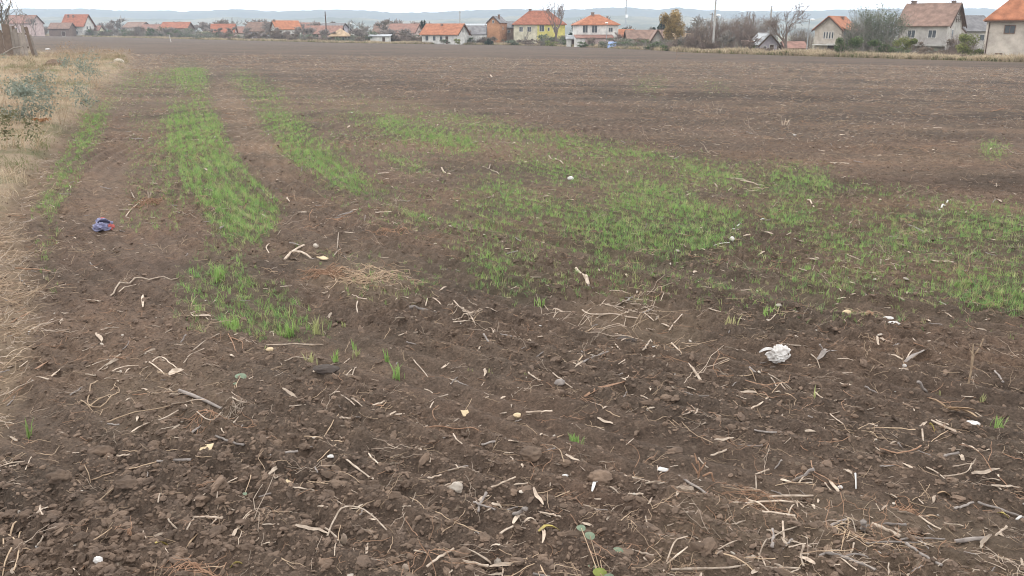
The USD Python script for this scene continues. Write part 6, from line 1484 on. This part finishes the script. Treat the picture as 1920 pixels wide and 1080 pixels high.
# --- tufts and seedlings that stand alone
for k, (px, py, h, w, m, n, lab) in enumerate([(52, 797, 42, 10, 0, 14, 'lone green wheat tuft at the left border'), (583, 672, 30, 12, 2, 16, 'yellowish wheat tuft, leftmost below the wheat patch'), (629, 670, 30, 9, 0, 14, 'slim wheat tuft between two others below the wheat patch'), (663, 642, 26, 10, 0, 12, 'small wheat tuft above the slim one'), (668, 655, 24, 14, 2, 12, 'wide thin wheat tuft at centre left'), (724, 670, 30, 9, 0, 12, 'wheat tuft at centre, left of the larger one'), (745, 693, 40, 14, 0, 20, 'larger green wheat tuft at the centre'), (592, 615, 42, 20, 2, 26, 'tall yellowish wheat tuft at the patch corner'), (540, 612, 36, 22, 0, 26, 'dense wheat tuft left of the patch corner'), (645, 606, 16, 8, 2, 8, 'tiny wheat tuft right of the patch corner'), (1077, 812, 24, 24, 0, 40, 'small round grass cushion at the lower centre right'), (1872, 792, 34, 18, 0, 18, 'green tuft near the right border'), (1527, 752, 28, 4, 2, 5, 'single green shoot right of the centre'), (1440, 588, 24, 16, 0, 20, 'tuft at the lower edge of the wheat, right'), (1370, 604, 24, 18, 2, 18, 'thin yellowish tuft near the wheat edge'), (500, 655, 10, 6, 2, 5, 'tiny shoot left of the wheat tufts'), (880, 690, 10, 10, 2, 8, 'thin shoots at the centre right of the bleached tangle'), (985, 700, 10, 6, 2, 5, 'single thin shoot at centre'), (920, 692, 16, 12, 2, 8, 'faint dry shoots at the centre'), (1015, 558, 22, 20, 0, 22, 'wheat tuft at the left end of the centre-right litter'), (1760, 728, 20, 10, 2, 6, 'thin yellow shoots right of the splayed husk'), (1845, 735, 22, 14, 2, 8, 'thin shoots near the right border'), (410, 520, 30, 26, 0, 40, 'bright wheat cushion at the top of the lower left patch'), (435, 606, 34, 28, 0, 44, 'bright wheat cushion at the bottom of the lower left patch')]):
    tuft(lab, px, py, h, w, m, n, 500 + k)
green_ms = mat('seedling_leaf', (0.20, 0.25, 0.17), (0.15, 0.19, 0.125), scale=60, rough=0.5, trans=0.2)
green2_ms = mat('seedling_leaf_yellow', (0.27, 0.31, 0.08), (0.21, 0.25, 0.06), scale=60, rough=0.5, trans=0.25)
def round_leaf(c, r, tilt, yaw, ell=0.75):
    a = np.linspace(0, 2 * np.pi, 13)[:-1]
    v = [np.array([0, 0, 0.12 * r])]
    for k in (0.5, 1.0):
        v += [np.array([k * r * np.cos(x), k * r * ell * np.sin(x), 0.10 * r * k * np.sin(2 * x) - 0.05 * r * k]) for x in a]
    v = np.array(v) @ trimesh.transformations.euler_matrix(tilt, 0.15, yaw)[:3, :3].T + c
    f = [[0, 1 + k, 1 + (k + 1) % 12] for k in range(12)]
    for k in range(12):
        j = (k + 1) % 12; f += [[1 + k, 13 + k, 13 + j], [1 + k, 13 + j, 1 + j]]
    return v, np.array(f)
def leafy_weed(label, base, leaves):
    b0 = spot(*base); s = ppm(*base)
    t = thing('leafy_weed', label, 'weed', b0)
    k = 1 / math.cos(math.atan2(EYE[2], b0[1]))
    for j, (px, py, r, yaw, yel) in enumerate(leaves):
        dx, dz = (px - base[0]) * s, max(0.015, (base[1] - py) * s * k * 0.3); dy = (base[1] - py) * s * 1.1
        c = np.array([dx, dy, dz])
        st = tube([(dx * 0.1 + 0.004 * j, 0, -0.01), (dx * 0.6, dy * 0.35, dz * 0.75), c], [0.0022, 0.0017, 0.0012], 5)
        sp = part('stem', st, MS['straw'], t, True)
        part('leaf', round_leaf(c, r * s, 0.5, yaw), green2_ms if yel else green_ms, sp, True)
leafy_weed('low weed with grey-green rounded leaves at the bottom right of centre', (1132, 1072), [(1098, 968, 10, 0.3, 0), (1114, 984, 11, -0.6, 0), (1128, 1017, 10, 0.2, 0), (1166, 1016, 11, -0.5, 0), (1117, 1046, 12, 0.1, 0), (1126, 1064, 14, 0.0, 1), (1142, 1078, 12, 0.4, 0), (1160, 1028, 9, 0.9, 0)])
leafy_weed('single seedling with a rounded pale green leaf at left', (441, 729), [(440, 693, 11, 0.2, 0), (436, 712, 5, 0.8, 0)])
leafy_weed('small green leaf with a long stalk below the tall feathery tufts', (470, 905), [(488, 985, 4, 0, 0)])

# --- many more like these: loose stalks that nothing tells apart
MARKS = [('white plastic bag', 1458, 665), ('blue and red rag', 198, 425), ('thick grey split stalk', 375, 748), ('ring of bent straw', 193, 735), ('cream squarish chip', 388, 843), ('arched pale stick', 672, 985), ('pale round stone', 856, 924), ('rust-brown cob husk', 1136, 731), ('thick cut pale stalk', 1302, 700), ('small round grass cushion', 1077, 808), ('biggest brown clod', 1128, 890), ('reddish dried weed', 1312, 870), ('heap of crossing stalks', 1450, 918), ('dark grey round stalk', 1820, 1001), ('curled tan leaf', 1800, 768), ('flat grey bark', 1550, 666), ('grey splayed husk', 1715, 668), ('low leafy weed', 1130, 1030), ('straw heap', 690, 522), ('bleached root tangle', 880, 590), ('tan root clump', 282, 384), ('leaning thick sticks', 555, 478), ('larger green wheat tuft', 745, 680), ('cream pebble by the wheat tufts', 506, 658), ('hollowed dark clod', 612, 700), ('fan of dry straw', 1600, 1003), ('knotted short stalk', 1090, 518), ('white leaf-scrap', 829, 341), ('long wavy reddish root', 840, 800), ('white oval chip', 1825, 791), ('big reddish-brown clod', 995, 850), ('forked dead stem', 1816, 680), ('yellow leaf at bottom left', 302, 1013), ('bundle of reddish roots', 355, 1062), ('stalk in the right-hand wheat', 1769, 389), ('bent stalk in the wheat', 1760, 497), ('white pebble in the dense wheat', 1372, 455)]
def near_label(lab, px, py, sc):
    n, mx, my = min(MARKS, key=lambda m: (m[1] - px) ** 2 + 4 * (m[2] - py) ** 2)
    dx, dy = px - mx, (py - my) * 2
    far = 'close ' if math.hypot(dx, dy) < 60 else 'well ' if math.hypot(dx, dy) > 170 else ''
    way = ('right of' if dx > 0 else 'left of') if abs(dx) > abs(dy) else ('in front of' if dy > 0 else 'behind')
    size = 'long ' if sc > 1.15 else 'small ' if sc < 0.85 else ''
    return ' '.join(('%s%s %s%s the %s' % (size, lab, far, way, n)).split()[:16])
def loose():
    g = np.random.default_rng(1001)
    kinds = [('stalk_piece', 'bleached broken stalk piece', 'stalk piece', 'bleached stalk pieces on the field', [(stalk(0.095, 0.0032, 900 + s, 0.08, 8), pale_m) for s in range(4)], 78),
             ('dry_straw', 'thin bent straw', 'straw', 'bent dry straws on the field', [(stalk(0.14, 0.0014, 910 + s, 0.18, 5, False), straw_m) for s in range(5)], 88),
             ('dry_husk', 'curled dry leaf strip', 'dry leaf', 'curled dry leaf strips on the field', [(curl(0.11, 0.013, 920 + s, 0.4), husk_m) for s in range(5)], 56),
             ('grey_stalk', 'weathered grey stalk piece', 'stalk piece', 'weathered grey stalk pieces on the field', [(stalk(0.11, 0.0042, 930 + s, 0.1, 8), grey_m) for s in range(3)], 34)]
    for name, lab, cat, grp, protos, n in kinds:
        firsts = {}
        k = 0
        while k < n:
            py = 330 + 740 * g.random() ** 0.75; px = g.uniform(60, 1900)
            x, y = hit(px, py)
            if look(VERGE, np.array([x]), np.array([y]))[0] > 0.2: continue
            if g.random() < track(np.array([x]), np.array([y]))[0] * 0.8: continue
            if name == 'grey_stalk' and px < 900 and g.random() < 0.6: continue
            z = float(gz(x, y)[0]); j = int(g.integers(0, len(protos)))
            path = numbered('/World/' + name)
            pr = UsdGeom.Xform.Define(stage, path)
            pr.AddTranslateOp().Set(Gf.Vec3d(float(x), float(y), z + 0.006))
            pr.AddRotateZOp().Set(float(g.uniform(0, 360)))
            pr.AddRotateYOp().Set(float(g.normal(0, 5) + (g.uniform(10, 40) if g.random() < 0.1 else 0)))
            sc = float(np.exp(g.normal(0, 0.3))); pr.AddScaleOp().Set(Gf.Vec3f(sc, float(np.clip(sc, 0.7, 1.15)), float(np.clip(sc, 0.7, 1.15))))
            prim = pr.GetPrim()
            if j in firsts:
                prim.GetReferences().AddInternalReference(firsts[j]); prim.SetInstanceable(True)
            else:
                cls = '/World/Looks/kind_%s_%d' % (name, j)
                stage.CreateClassPrim(cls)
                usdkit.mesh(stage, cls + '/' + ('blade' if name == 'dry_husk' else 'stem'), protos[j][0], protos[j][1], True)
                firsts[j] = cls
                prim.GetReferences().AddInternalReference(cls); prim.SetInstanceable(True)
            tag(prim, near_label(lab, px, py, sc), cat, grp)
            k += 1
loose()
